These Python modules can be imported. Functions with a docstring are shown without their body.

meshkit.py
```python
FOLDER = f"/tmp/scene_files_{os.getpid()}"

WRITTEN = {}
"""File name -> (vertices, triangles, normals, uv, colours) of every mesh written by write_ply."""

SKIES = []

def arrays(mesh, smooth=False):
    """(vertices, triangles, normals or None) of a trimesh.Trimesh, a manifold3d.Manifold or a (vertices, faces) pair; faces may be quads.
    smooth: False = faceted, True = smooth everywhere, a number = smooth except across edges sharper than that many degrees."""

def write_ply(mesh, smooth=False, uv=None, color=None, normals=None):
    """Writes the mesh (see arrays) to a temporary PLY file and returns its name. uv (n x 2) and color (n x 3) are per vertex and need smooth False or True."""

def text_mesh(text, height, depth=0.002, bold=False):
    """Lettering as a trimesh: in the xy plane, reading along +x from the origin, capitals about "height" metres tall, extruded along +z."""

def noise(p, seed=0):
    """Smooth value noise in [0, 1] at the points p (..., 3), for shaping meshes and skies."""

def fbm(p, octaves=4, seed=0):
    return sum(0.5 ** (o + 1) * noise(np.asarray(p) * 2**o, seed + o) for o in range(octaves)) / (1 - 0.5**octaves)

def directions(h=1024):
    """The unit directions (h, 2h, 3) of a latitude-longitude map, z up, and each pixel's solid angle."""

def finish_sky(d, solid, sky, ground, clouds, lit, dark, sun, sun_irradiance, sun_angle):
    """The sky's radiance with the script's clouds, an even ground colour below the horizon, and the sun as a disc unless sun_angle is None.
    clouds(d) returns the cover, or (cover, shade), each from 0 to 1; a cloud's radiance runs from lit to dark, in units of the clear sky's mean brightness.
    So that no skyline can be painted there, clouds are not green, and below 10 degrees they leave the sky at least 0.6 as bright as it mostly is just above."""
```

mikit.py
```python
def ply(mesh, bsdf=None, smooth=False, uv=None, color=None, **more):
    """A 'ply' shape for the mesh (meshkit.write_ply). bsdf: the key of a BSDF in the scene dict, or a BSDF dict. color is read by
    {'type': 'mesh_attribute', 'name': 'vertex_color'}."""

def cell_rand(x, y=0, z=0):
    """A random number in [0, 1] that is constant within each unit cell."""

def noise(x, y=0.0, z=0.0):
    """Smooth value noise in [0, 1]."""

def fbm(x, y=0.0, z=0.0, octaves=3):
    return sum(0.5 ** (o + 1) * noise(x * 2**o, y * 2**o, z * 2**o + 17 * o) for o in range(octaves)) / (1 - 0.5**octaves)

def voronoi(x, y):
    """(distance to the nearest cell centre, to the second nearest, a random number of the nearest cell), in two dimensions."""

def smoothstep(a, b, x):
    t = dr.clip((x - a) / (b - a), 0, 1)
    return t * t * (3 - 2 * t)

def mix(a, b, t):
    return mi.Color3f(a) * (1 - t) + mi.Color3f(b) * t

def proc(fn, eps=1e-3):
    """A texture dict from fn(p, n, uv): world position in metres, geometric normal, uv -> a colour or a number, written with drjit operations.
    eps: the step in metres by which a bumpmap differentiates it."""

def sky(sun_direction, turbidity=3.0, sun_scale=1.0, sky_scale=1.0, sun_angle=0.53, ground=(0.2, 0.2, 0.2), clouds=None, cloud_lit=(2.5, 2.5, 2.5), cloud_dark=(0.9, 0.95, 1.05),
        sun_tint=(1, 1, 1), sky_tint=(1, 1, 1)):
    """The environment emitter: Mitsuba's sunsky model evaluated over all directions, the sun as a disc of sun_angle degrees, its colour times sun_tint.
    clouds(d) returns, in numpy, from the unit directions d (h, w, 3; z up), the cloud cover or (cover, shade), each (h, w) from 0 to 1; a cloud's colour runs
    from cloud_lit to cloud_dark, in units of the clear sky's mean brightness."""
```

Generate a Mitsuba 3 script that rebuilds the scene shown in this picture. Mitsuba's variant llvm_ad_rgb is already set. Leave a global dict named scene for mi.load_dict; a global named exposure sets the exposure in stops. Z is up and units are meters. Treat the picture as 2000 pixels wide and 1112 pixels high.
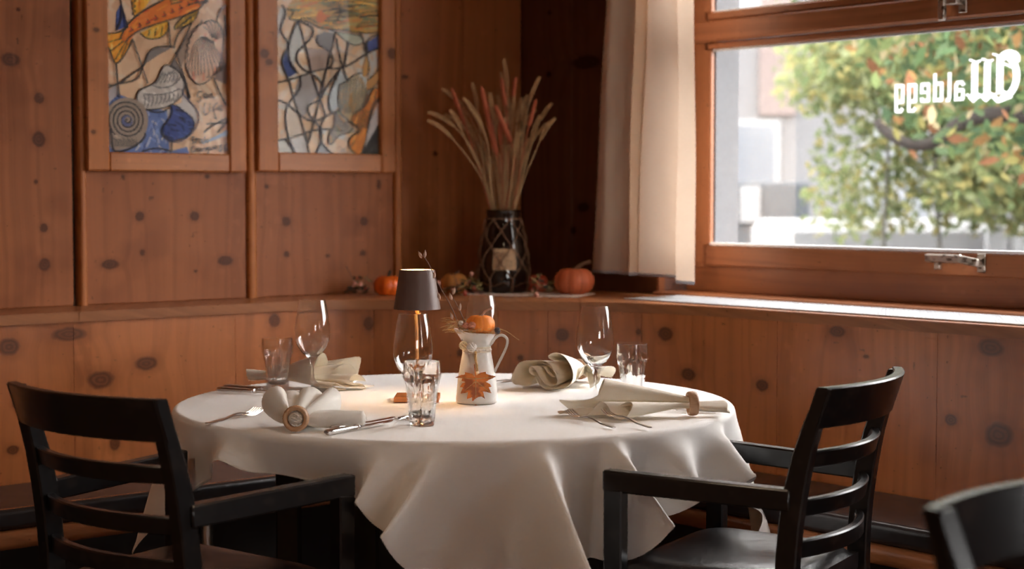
import math, random
import numpy as np
import trimesh, shapely
import drjit as dr
import mitsuba as mi
import mikit, meshkit
from mikit import proc, noise, fbm, cell_rand, smoothstep, mix
from shapely.geometry import Polygon, LineString, Point, box as sbox
from shapely.ops import unary_union
from scipy.interpolate import CubicSpline
from scipy.spatial import ConvexHull

T = mi.ScalarTransform4f
scene, labels = {}, {}
rnd = random.Random(7)
PI = math.pi

# ------------------------------------------------------------------ camera, sky, exposure
PITCH = math.atan(173 / 3300)
scene['camera'] = {
    'type': 'thinlens', 'fov': 2 * math.degrees(math.atan(1000 / 3300)), 'fov_axis': 'x',
    'aperture_radius': 0.0098, 'focus_distance': 3.72, 'near_clip': 0.05, 'far_clip': 500.0,
    'to_world': T().look_at(origin=[0, 0, 1.23], target=[0, math.cos(PITCH), 1.23 - math.sin(PITCH)], up=[0, 0, 1])}
scene['sky'] = mikit.sky((0.3, -0.5, 0.8), turbidity=4.0, sun_scale=0.0, sky_scale=27.0, ground=(0.25, 0.25, 0.25),
                         clouds=lambda d: (np.ones(d.shape[:2]), 0.35 + 0.25 * np.clip(meshkit.fbm(d * 3.0, 3), 0, 1)),
                         cloud_lit=(2.3, 2.25, 2.2), cloud_dark=(1.16, 1.14, 1.14))
exposure = 1.42
FILL_LAMP, BULB = 34.0, 80.0                            # radiance of the added pendant globes and of the table lamp's bulb
FILL_PENDANTS = [(.10, 2.80, 1.97, 1.1), (-1.5, 2.2, 2.0, 1.2), (1.7, 1.6, 2.0, 1.2), (-.6, .2, 2.0, 1.), (-2.6, .6, 2.0, 1.)]   # floor plan, height and strength of shaded lamps added out of view as fill

# ------------------------------------------------------------------ materials
def rgb(*c): return {'type': 'rgb', 'value': list(c)}
def pr(key, color, rough=0.5, two=True, **k):
    b = {'type': 'principled', 'base_color': rgb(*color) if isinstance(color, (tuple, list)) else color, 'roughness': rough, **k}
    scene[key] = {'type': 'twosided', 'bsdf': b} if two else b
    return key

def wood(key, base, dark, U, V, knots=(), plank=0.0, rough=0.36, seed=0.0, s_bands=24., spec=0.3, path=None):
    """knotty pine: U across the grain, V along it (world vectors)"""
    U, V = np.array(U, float), np.array(V, float)
    def coords(p):
        if path is not None:
            return path(p), p.z
        return p.x * U[0] + p.y * U[1] + p.z * U[2], p.x * V[0] + p.y * V[1] + p.z * V[2]
    def fn(p, n, uv):
        u, v = coords(p)
        warp = (noise(u * 5 + seed, v * 1.3, seed) - .5) * .05
        near = mi.Float(9.); 
        for (a, b, rx, ry) in knots:
            du, dv = (u - a) / rx, (v - b) / ry
            d2 = du * du + dv * dv
            warp += (rx * .9) * du / (1 + d2 * .55)
            near = dr.minimum(near, d2)
        near = dr.sqrt(near) + (noise(u * 70, v * 70, 3.) - .5) * .16
        w = u + warp
        bands = noise(w * s_bands * 3 + seed * 7, v * .8, seed)
        fine = noise(w * 420, v * 7, seed + 2)
        t = .30 * smoothstep(.3, .9, bands) + .20 * fine + .35 * (noise(w * 9, v * .6, seed + 5) - .4)
        if plank:
            t += .35 * (cell_rand(dr.floor((u + 10) / plank), seed) - .5)
        blot = smoothstep(.58, .8, fbm(u * 7 + seed, v * 7, seed, 3))
        t += .35 * blot
        c = mix(base, dark, dr.clip(t, 0, 1))
        halo = smoothstep(2.1, 1.0, near) * .30
        c = mix(c, [dark[0] * .7, dark[1] * .62, dark[2] * .55], halo)
        ring = .5 + .5 * dr.sin(near * 16.)
        core = smoothstep(1.12, .82, near)
        kc = mix([dark[0] * .36, dark[1] * .36, dark[2] * .4], [dark[0] * .72, dark[1] * .68, dark[2] * .66], ring * .7)
        c = mix(c, kc, core)
        scr = smoothstep(.80, .92, noise(u * 60 + 9, v * 33, seed)) * smoothstep(.55, .75, noise(u * 4, v * 5, seed + 8))
        c = mix(c, [min(1, base[0] * 1.4), base[1] * 1.6, base[2] * 2.0], scr * .16)
        pit = smoothstep(.955, .98, noise(u * 75, v * 75, seed + 4))
        return mix(c, [dark[0] * .3, dark[1] * .3, dark[2] * .3], pit * .6)
    scene[key] = {'type': 'twosided', 'bsdf': {'type': 'principled', 'base_color': proc(fn), 'roughness': rough, 'specular': spec}}
    return key

C0 = np.array([.033, 5.931, 0.])
_l = math.hypot(.763, .647)
DL = np.array([.763, .647, 0]) / _l                    # along the left wall, towards the corner
NL = np.array([DL[1], -DL[0], 0.])                     # out of the left wall, into the room
DR, NR = NL.copy(), -DL.copy()                         # along the window wall away from the corner; into the room
ZUP = np.array([0, 0, 1.])
def LP(a, o, z): return C0 + DL * a + NL * o + ZUP * z
def RP(b, o, z): return C0 + DR * b + NR * o + ZUP * z
OFFL, OFFR = float(C0 @ DL), float(C0 @ DR)
KL = [(-1.871, 1.608, .0282, .0192), (-1.787, 1.505, .0161, .016), (-1.79, 1.39, .0202, .0224), (-1.801, 1.27, .006, .0064), (-1.779, 1.14, .0121, .0128),
      (-1.779, 1.036, .0181, .0192), (-1.846, 1.749, .006, .0048), (-1.576, 1.031, .0282, .0144), (-1.479, 1.17, .0141, .0144), (-1.297, 1.17, .0161, .0144),
      (-1.472, 1.064, .0081, .0096), (-1.252, 1.289, .0081, .0064), (-1.532, 1.287, .006, .0048), (-1.192, 1.032, .0282, .0144), (-1.295, 1.003, .006, .0048),
      (-.972, 1.15, .0161, .0144), (-.971, 1.047, .0101, .0096), (-.674, 1.147, .0161, .0144), (-.679, 1.044, .0121, .0096), (-1.042, 1.259, .0081, .0064),
      (-.614, 1.268, .0081, .016), (-.508, 1.623, .0161, .0064), (-.816, 1.039, .0081, .0048), (-.381, 1.372, .0101, .008)]
KF = [(-1.627, 1.704, .01, .0064), (-1.639, 1.413, .008, .0064), (-1.066, 1.666, .016, .016), (-1.05, 1.642, .014, .0112), (-.582, 1.693, .02, .0192)]
KR = [(.333, 1.676, .072, .0224), (.147, 1.856, .0096, .0064), (.322, 1.192, .0288, .016), (.271, 1.114, .0144, .0128), (.144, 1.647, .012, .0096)]
# the knots of the bench back: (x, z, rx, rz) in a coordinate that runs along the bench
PATHC_ = [(-1.348, 4.438), (-.66, 5.03), (.202, 5.036), (.447, 4.915), (1.232, 4.055)]
KB = [(.015, .829, .031, .024), (.035, .678, .014, .016), (.286, .722, .043, .025), (.432, .759, .037, .02), (.192, .854, .053, .019), (.869, .86, .021, .02),
      (1.173, .843, .016, .022), (.021, .553, .019, .013), (1.642, .742, .009, .009), (1.77, .814, .022, .02), (2.025, .829, .011, .01), (2.134, .827, .03, .021),
      (2.222, .714, .028, .019), (2.487, .704, .022, .017), (2.73, .87, .026, .016), (3.067, .67, .018, .015), (3.195, .647, .039, .031), (3.17, .859, .036, .022),
      (.329, .542, .018, .02), (1.455, .755, .009, .012), (2.314, .495, .032, .017), (2.82, .81, .009, .005)]
_pp = np.array([(-1.348, 4.438), (-1.074, 4.654), (-.884, 4.854), (-.781, 4.947), (-.619, 5.101), (-.358, 5.128), (-.062, 5.086), (.202, 5.036), (.304, 5.0),
                (.447, 4.912), (.581, 4.787), (.75, 4.575), (.849, 4.438), (1.035, 4.259), (1.232, 4.055)])
_ss = np.r_[0, np.cumsum(np.linalg.norm(np.diff(_pp, axis=0), axis=1))]
def bench_s(p):
    """arc length along the bench from world x (piecewise linear; the bench runs monotonically in x)"""
    xs, ss = [-1.348, -.619, .304, 1.232], [0., .987, 1.925, 3.258]
    a = (p.x - xs[0]) * ((ss[1] - ss[0]) / (xs[1] - xs[0]))
    b = ss[1] + (p.x - xs[1]) * ((ss[2] - ss[1]) / (xs[2] - xs[1]))
    c = ss[2] + (p.x - xs[2]) * ((ss[3] - ss[2]) / (xs[3] - xs[2]))
    return dr.select(p.x < xs[1], a, dr.select(p.x < xs[2], b, c))

def sh(K, off): return [(a + off, b, c, d) for a, b, c, d in K]
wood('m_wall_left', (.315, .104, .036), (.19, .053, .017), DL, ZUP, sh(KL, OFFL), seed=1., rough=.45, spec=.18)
wood('m_wall_right_shaded', (.115, .040, .017), (.065, .020, .008), DR, ZUP, sh(KR, OFFR), seed=2., rough=.45, spec=.18)  # wood set darker all over, putting the corner's shade into its colour
wood('m_frame_v', (.44, .155, .045), (.28, .083, .022), DL, ZUP, sh(KF, OFFL), seed=3., rough=.4, spec=.22)
wood('m_frame_h', (.48, .182, .055), (.32, .104, .029), ZUP, DL, seed=4., rough=.38)
wood('m_bench', (.42, .136, .041), (.25, .070, .019), DL, ZUP, KB, seed=5., rough=.32, spec=.45, plank=.27, path=bench_s)
wood('m_ledge', (.33, .13, .052), (.17, .058, .024), ZUP + .3 * DL + .2 * DR, DL * .6 + DR * .8, seed=6., rough=.30)
wood('m_window_h', (.33, .125, .052), (.19, .06, .024), ZUP + .2 * NR, DR, seed=7., rough=.33)
wood('m_window_v', (.34, .13, .054), (.20, .064, .026), DR + .2 * NR, ZUP, seed=8., rough=.33)
pr('m_floor', proc(lambda p, n, uv: mix([.26, .135, .062], [.17, .08, .035], noise(p.x * 40, p.y * 3) * .7 + .3 * cell_rand(dr.floor(p.x / .12)))), .45)
pr('m_ceiling', proc(lambda p, n, uv: mix([.42, .24, .13], [.3, .15, .075], noise(p.x * 60, p.y * 2.))), .5)
pr('m_plaster', proc(lambda p, n, uv: mix([.115, .122, .131], [.098, .104, .113], fbm(p.x * 60, p.y * 60, p.z * 60, 3))), .9)
pr('m_dark', (.012, .010, .009), .6)
pr('m_lacquer', proc(lambda p, n, uv: mix([.0045, .0045, .005], [.013, .010, .009], smoothstep(.55, .8, fbm(p.x * 30, p.y * 30, p.z * 30, 3)))), .27, specular=.5)
pr('m_worn', (.09, .062, .05), .4)
pr('m_leather', proc(lambda p, n, uv: mix([.010, .010, .012], [.022, .019, .019], fbm(p.x * 25, p.y * 25, p.z * 25, 3))), .30, specular=.55)
scene['m_leather'] = {'type': 'twosided', 'bsdf': {'type': 'bumpmap', 'bsdf': scene['m_leather']['bsdf'], 'scale': .0012,
    'arbitrary': proc(lambda p, n, uv: noise(p.x * 420, p.y * 420, p.z * 420) * .35 + fbm(p.x * 16, p.y * 30, p.z * 16, 2) * 1.4, eps=6e-4)}}
pr('m_stitch', (.42, .14, .035), .7)
pr('m_cloth', proc(lambda p, n, uv: mix([.83, .82, .80], [.77, .757, .735], noise(p.x * 900, p.y * 900, p.z * 500) * .5 + .4 * fbm(p.x * 9, p.y * 9, p.z * 9, 2))), .85, sheen=.3)
pr('m_napkin', proc(lambda p, n, uv: mix([.91, .86, .745], [.87, .81, .69], noise(p.x * 1100, p.y * 1100, p.z * 1100))), .85, sheen=.3)
pr('m_napkin_white', proc(lambda p, n, uv: mix([.83, .81, .76], [.78, .76, .71], noise(p.x * 1100, p.y * 1100, p.z * 1100))), .85, sheen=.3)
pr('m_ink', (.10, .10, .13), .8)
scene['m_curtain'] = {'type': 'principledthin', 'base_color': rgb(.90, .72, .55), 'roughness': .85, 'diff_trans': .5, 'spec_trans': 0.0, 'eta': 1.3}
pr('m_hem', (.45, .47, .52), .85)
scene['m_glass'] = {'type': 'dielectric', 'int_ior': 1.5, 'ext_ior': 1.0}
scene['m_pane'] = {'type': 'thindielectric', 'int_ior': 1.5}
scene['m_picture_glass'] = {'type': 'thindielectric', 'int_ior': 1.16}
scene['m_steel'] = {'type': 'roughconductor', 'material': 'none', 'specular_reflectance': rgb(.80, .80, .82), 'alpha': .07, 'distribution': 'ggx'}
scene['m_steel'] = {'type': 'twosided', 'bsdf': {'type': 'principled', 'base_color': rgb(.80, .79, .78), 'metallic': 1.0, 'roughness': .16}}
pr('m_oldmetal', proc(lambda p, n, uv: mix([.62, .58, .52], [.12, .08, .05], smoothstep(.5, .72, fbm(p.x * 90, p.y * 90, p.z * 90, 3)))), .3, metallic=.9)
pr('m_grille', (.50, .52, .54), .5)
pr('m_shade', (.095, .054, .043), .45, metallic=.1)
pr('m_shade_in', (.75, .6, .42), .5)
pr('m_copper', (.45, .17, .06), .35, metallic=.6)
pr('m_rod', (.62, .27, .085), .4, metallic=.3)
pr('m_enamel', proc(lambda p, n, uv: mix([.80, .775, .73], [.72, .68, .62], smoothstep(.55, .8, fbm(p.x * 40, p.y * 40, p.z * 40, 3)))), .28)
pr('m_ring', proc(lambda p, n, uv: mix([.50, .30, .17], [.40, .22, .115], noise(p.x * 60, p.y * 60, p.z * 400))), .4)
pr('m_ring2', proc(lambda p, n, uv: mix([.54, .33, .20], [.46, .27, .155], noise(p.x * 60, p.y * 60, p.z * 400))), .4)
pr('m_straw', (.55, .36, .16), .8)
pr('m_twig', (.15, .075, .05), .7)
pr('m_bud', (.42, .27, .20), .7)
pr('m_wheat', proc(lambda p, n, uv: mix([.52, .33, .15], [.36, .20, .085], noise(p.x * 300, p.y * 300, p.z * 300))), .75)
pr('m_stem', (.50, .33, .155), .7)
pr('m_cattail', proc(lambda p, n, uv: mix([.50, .135, .06], [.40, .10, .05], noise(p.x * 400, p.y * 400, p.z * 400))), .9)
pr('m_vase', (.010, .005, .0035), .07, specular=.6)
pr('m_cord', proc(lambda p, n, uv: mix([.21, .115, .062], [.14, .07, .037], noise(p.x * 500, p.y * 500, p.z * 500))), .85)
pr('m_paper', proc(lambda p, n, uv: mix([.55, .37, .21], [.46, .30, .17], fbm(p.x * 30, p.y * 30, p.z * 30, 3))), .8)
pr('m_print', (.10, .045, .025), .8)
pr('m_berry', (.40, .075, .045), .35)
pr('m_berry_pale', (.62, .30, .22), .5)
pr('m_leaf_dry', (.20, .16, .055), .7)
pr('m_leaf_dark', (.015, .02, .012), .6)
pr('m_lace', (.6, .52, .44), .9)
pr('m_pearl', (.82, .76, .68), .25)
pr('m_flower_cream', (.82, .70, .46), .8)
pr('m_flower_white', (.80, .77, .72), .85)
pr('m_ribbon', (.60, .52, .42), .85)
pr('m_cone', (.05, .045, .06), .6)
pr('m_rose', (.55, .22, .14), .8)
pr('m_vc', {'type': 'mesh_attribute', 'name': 'vertex_color'}, .75)
pr('m_vc_gloss', {'type': 'mesh_attribute', 'name': 'vertex_color'}, .28)
pr('m_vc_satin', {'type': 'mesh_attribute', 'name': 'vertex_color'}, .6)
pr('m_leaf_tag', proc(lambda p, n, uv: mix([.52, .15, .024], [.24, .050, .010], smoothstep(.40, .62, fbm(p.x * 60, p.y * 60, p.z * 60, 3)))), .6)
scene['m_letter'] = {'type': 'principledthin', 'base_color': rgb(.86, .88, .92), 'roughness': .7, 'diff_trans': .72, 'spec_trans': 0.0, 'eta': 1.3}
scene['m_foliage'] = {'type': 'principledthin', 'base_color': {'type': 'mesh_attribute', 'name': 'vertex_color'}, 'roughness': .6, 'diff_trans': 1.0, 'spec_trans': 0.0, 'eta': 1.4}
pr('m_bark', proc(lambda p, n, uv: mix([.030, .025, .022], [.015, .012, .010], fbm(p.x * 20, p.y * 20, p.z * 4, 3))), .9)
pr('m_house', proc(lambda p, n, uv: mix([.10, .10, .103], [.085, .085, .088], fbm(p.x * 2, p.y * 2, p.z * 2, 3))), .9)
pr('m_bark_pale', (.05, .05, .042), .9)
pr('m_house_dark', (.030, .036, .042), .8)
pr('m_brick', (.10, .078, .074), .9)
pr('m_white', (.72, .73, .74), .6)
pr('m_window_far', (.09, .10, .115), .1)
pr('m_van', (.14, .143, .147), .6)
pr('m_asphalt', proc(lambda p, n, uv: mix([.08, .08, .082], [.06, .06, .062], fbm(p.x * 3, p.y * 3, 0., 3))), .9)

# ------------------------------------------------------------------ mesh helpers
def add(key, mesh, bsdf, smooth=30, label=None, cat=None, group=None, kind=None, **k):
    base, n = key, 1
    while key in scene:
        key = f'{base}_{n:03d}'; n += 1
    scene[key] = mikit.ply(mesh, bsdf, smooth=smooth, **k)
    note(key, label, cat, group, kind)
    return key
def note(key, label=None, cat=None, group=None, kind=None):
    d = {k: v for k, v in (('label', label), ('category', cat), ('group', group), ('kind', kind)) if v}
    if d: labels[key] = {**labels.get(key, {}), **d}
_made = {}
def thing(name, label, cat, group=None, kind=None):
    n = _made.get(name, 0); _made[name] = n + 1
    key = name if n == 0 else f'{name}_{n:03d}'
    note(key, label, cat, group, kind)
    return key
cat_ = trimesh.util.concatenate
def tm(v, f): return trimesh.Trimesh(np.asarray(v, float), np.asarray(f), process=False)
def hull(pts):
    pts = np.asarray(pts, float)
    h = ConvexHull(pts)
    m = trimesh.Trimesh(pts, h.simplices, process=True)
    m.fix_normals()
    return m
def hexa(p8, c=.002):
    """chamfered box from 8 corners ordered (i,j,k) binary"""
    p = np.asarray(p8, float).reshape(2, 2, 2, 3)
    e = [np.linalg.norm(p[1, 0, 0] - p[0, 0, 0]), np.linalg.norm(p[0, 1, 0] - p[0, 0, 0]), np.linalg.norm(p[0, 0, 1] - p[0, 0, 0])]
    f = [min(.45, c / max(x, 1e-6)) for x in e]
    out = []
    for i in (0, 1):
        for j in (0, 1):
            for k in (0, 1):
                for ax in range(3):
                    u = [i, j, k]
                    for b in range(3):
                        if b != ax: u[b] = f[b] if u[b] == 0 else 1 - f[b]
                    a, b_, c_ = u
                    q = 0
                    for ii, wi in ((0, 1 - a), (1, a)):
                        for jj, wj in ((0, 1 - b_), (1, b_)):
                            for kk, wk in ((0, 1 - c_), (1, c_)):
                                q = q + wi * wj * wk * p[ii, jj, kk]
                    out.append(q)
    return hull(out)
def fbox(P, u0, u1, o0, o1, z0, z1, c=.002):
    return hexa([P(u, o, z) for u in (u0, u1) for o in (o0, o1) for z in (z0, z1)], c)
def wbox(x0, x1, y0, y1, z0, z1, c=.002):
    return hexa([(x, y, z) for x in (x0, x1) for y in (y0, y1) for z in (z0, z1)], c)
def grid_faces(n, m, wrap_n=False, wrap_m=False):
    i, j = np.meshgrid(np.arange(n if wrap_n else n - 1), np.arange(m if wrap_m else m - 1), indexing='ij')
    a, b = i * m + j, i * m + (j + 1) % m
    c, d = ((i + 1) % n) * m + (j + 1) % m, ((i + 1) % n) * m + j
    return np.concatenate([np.stack([a, b, c], -1).reshape(-1, 3), np.stack([a, c, d], -1).reshape(-1, 3)])
def lathe(prof, n=48, center=(0, 0, 0)):
    prof = np.asarray(prof, float)
    ang = np.arange(n) * 2 * PI / n
    v = np.stack([prof[:, 0][:, None] * np.cos(ang), prof[:, 0][:, None] * np.sin(ang), np.repeat(prof[:, 1][:, None], n, 1)], -1)
    m = tm(v.reshape(-1, 3) + np.array(center), grid_faces(len(prof), n, False, True)[:, ::-1])
    return m
def closed_lathe(prof, n=48, center=(0, 0, 0)):
    """profile starts and ends on the axis"""
    m = lathe(prof, n, center)
    m = trimesh.Trimesh(m.vertices, m.faces, process=True)
    m.update_faces(m.nondegenerate_faces()); m.fix_normals()
    return m
def frames(P):
    P = np.asarray(P, float)
    t = np.gradient(P, axis=0); t /= np.linalg.norm(t, axis=1, keepdims=True) + 1e-12
    a = np.cross(t[0], [0, 0, 1.] if abs(t[0][2]) < .9 else [1., 0, 0]); a /= np.linalg.norm(a)
    A = [a]
    for i in range(1, len(P)):
        a = A[-1] - t[i] * (A[-1] @ t[i]); A.append(a / (np.linalg.norm(a) + 1e-12))
    A = np.array(A)
    return t, A, np.cross(t, A)
def tube(P, r, n=8, cap=True):
    P = np.asarray(P, float); r = np.broadcast_to(np.asarray(r, float), (len(P),))
    t, A, B = frames(P)
    ang = np.arange(n) * 2 * PI / n
    v = P[:, None] + r[:, None, None] * (np.cos(ang)[None, :, None] * A[:, None] + np.sin(ang)[None, :, None] * B[:, None])
    f = grid_faces(len(P), n, False, True)
    v = v.reshape(-1, 3)
    if cap:
        k = len(v); v = np.vstack([v, P[0], P[-1]])
        i = np.arange(n); j = (i + 1) % n; e = (len(P) - 1) * n
        f = np.vstack([f, np.stack([np.full(n, k), j, i], -1), np.stack([np.full(n, k + 1), e + i, e + j], -1)])
    m = tm(v, f)
    if m.volume < 0: m.invert()
    return m
def bez(*p, n=16):
    p = np.array(p, float); t = np.linspace(0, 1, n)[:, None]
    if len(p) == 2: return p[0] * (1 - t) + p[1] * t
    if len(p) == 3: return p[0] * (1 - t) ** 2 + 2 * p[1] * t * (1 - t) + p[2] * t * t
    return p[0] * (1 - t) ** 3 + 3 * p[1] * t * (1 - t) ** 2 + 3 * p[2] * t * t * (1 - t) + p[3] * t ** 3
def ball(c, r, sub=2, sc=(1, 1, 1)):
    m = trimesh.creation.icosphere(subdivisions=sub, radius=1.)
    m.apply_scale(np.array(sc) * r); m.apply_translation(c)
    return m
def smooth_curve(pts, n):
    pts = np.asarray(pts, float)
    s = np.r_[0, np.cumsum(np.linalg.norm(np.diff(pts[:, :3], axis=0), axis=1) + 1e-9)]
    return CubicSpline(s, pts)(np.linspace(0, s[-1], n))
def thick(V, th):
    """V: (n, m, 3) sheet -> closed thin solid"""
    n, m, _ = V.shape
    du, dv = np.gradient(V, axis=0), np.gradient(V, axis=1)
    N = np.cross(du, dv); N /= np.linalg.norm(N, axis=2, keepdims=True) + 1e-12
    a, b = (V + N * th / 2).reshape(-1, 3), (V - N * th / 2).reshape(-1, 3)
    f = grid_faces(n, m); k = n * m
    F = [f, f[:, ::-1] + k]
    edge = np.concatenate([np.arange(m), np.arange(1, n) * m + m - 1, (n - 1) * m + np.arange(m - 2, -1, -1), np.arange(n - 2, 0, -1) * m])
    e2 = np.roll(edge, -1)
    F += [np.stack([edge, edge + k, e2 + k], -1), np.stack([edge, e2 + k, e2], -1)]
    mm = tm(np.vstack([a, b]), np.vstack(F))
    return mm
def flat_mesh(g):
    vs, fs, k = [], [], 0
    for x in getattr(g, 'geoms', [g]):
        v, f = trimesh.creation.triangulate_polygon(x, engine='earcut'); vs.append(np.c_[v, np.zeros(len(v))]); fs.append(np.asarray(f) + k); k += len(v)
    return tm(np.vstack(vs), np.vstack(fs))
def poly_mesh(g, depth):
    gs = [x for x in getattr(g, 'geoms', [g]) if x.geom_type == 'Polygon' and x.area > 1e-9]
    return cat_([trimesh.creation.extrude_polygon(x, depth, engine='earcut') for x in gs])
def place(m, O, X, Y, Z):
    M = np.eye(4); M[:3, 0], M[:3, 1], M[:3, 2], M[:3, 3] = X, Y, Z, O
    m = m.copy(); m.apply_transform(M)
    if np.linalg.det(M[:3, :3]) < 0: m.invert()
    return m

# ------------------------------------------------------------------ the room
AW, BW, CH = -6.6, 9.2, 2.55
WB0, WB1, WZ0, WZ1 = .683, 2.80, .925, 2.30       # niche of the first window
W2B0, W2B1 = 5.55, 8.6                            # second window, outside the frame
def struct(key, mesh, bsdf, label, smooth=False):
    return add(key, mesh, bsdf, smooth, label=label, kind='structure')
struct('floor', fbox(lambda u, o, z: C0 + DL * u + DR * o + ZUP * z, AW - .3, .4, -.4, BW + .3, -.12, 0, .001), 'm_floor', 'dark wooden floor under the bench and table')
struct('ceiling', fbox(lambda u, o, z: C0 + DL * u + DR * o + ZUP * z, AW - .3, .4, -.4, BW + .3, CH, CH + .15, .001), 'm_ceiling', 'wooden ceiling of the room')
wl = struct('wall_left', fbox(LP, AW - .3, .25, -.25, -.022, 0, CH, .001), 'm_dark', 'knotty pine panelled wall with the two framed paintings')
for a0, a1 in ((-6.6, -4.9), (-4.88, -3.3), (-3.28, -2.34), (-2.335, -1.690), (-1.6535, -1.116), (-1.0855, -.556), (-.528, -.262), (-.2605, .0)):
    add('wall_left__panel', fbox(LP, a0, a1, -.022, 0, .915, CH, .003), 'm_wall_left', 20)
for a0, a1 in ((-2.355, -2.325), (-1.677, -1.652), (-1.116, -1.0845), (-.556, -.5275)):
    prof = [(0, -.02)] + [((1 - math.cos(t)) / 2, .016 * math.sin(t) ** .7) for t in np.linspace(0.05, PI - .05, 9)] + [(1, -.02)]
    P = Polygon([(x * (a1 - a0) + a0, y) for x, y in prof])
    m = trimesh.creation.extrude_polygon(P, CH - .915, engine='earcut')
    add('wall_left__batten', place(m, C0 + ZUP * .915, DL, NL, ZUP), 'm_frame_v', 30)
# window wall: pieces around the two openings
REC = -.26
def wall_ring(u0, u1, z0, z1, o0, o1): return fbox(RP, u0, u1, o0, o1, z0, z1, .0005)
wr = [wall_ring(-.25, WB0, 0, CH, REC, -.022), wall_ring(WB0, WB1, 0, WZ0 - .02, REC, -.022), wall_ring(WB0, WB1, WZ1, CH, REC, -.022),
      wall_ring(WB1, W2B0, 0, CH, REC, -.022), wall_ring(W2B0, W2B1, 0, WZ0 - .02, REC, -.022), wall_ring(W2B0, W2B1, WZ1, CH, REC, -.022), wall_ring(W2B1, BW + .3, 0, CH, REC, -.022),
      wall_ring(WB0 - .05, WB0 + .120, WZ0, WZ1, -.235, -.128), wall_ring(WB1 - .120, WB1 + .05, WZ0, WZ1, -.235, -.128), wall_ring(W2B0 - .05, W2B0 + .120, WZ0, WZ1, -.235, -.128), wall_ring(W2B1 - .120, W2B1 + .05, WZ0, WZ1, -.235, -.128)]
struct('wall_right', cat_(wr), 'm_plaster', 'window wall, knotty pine boards inside and grey plaster outside')
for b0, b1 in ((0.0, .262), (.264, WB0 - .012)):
    add('wall_right__panel', fbox(RP, b0, b1, -.022, 0, .915, CH, .003), 'm_wall_right_shaded', 20)
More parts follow.
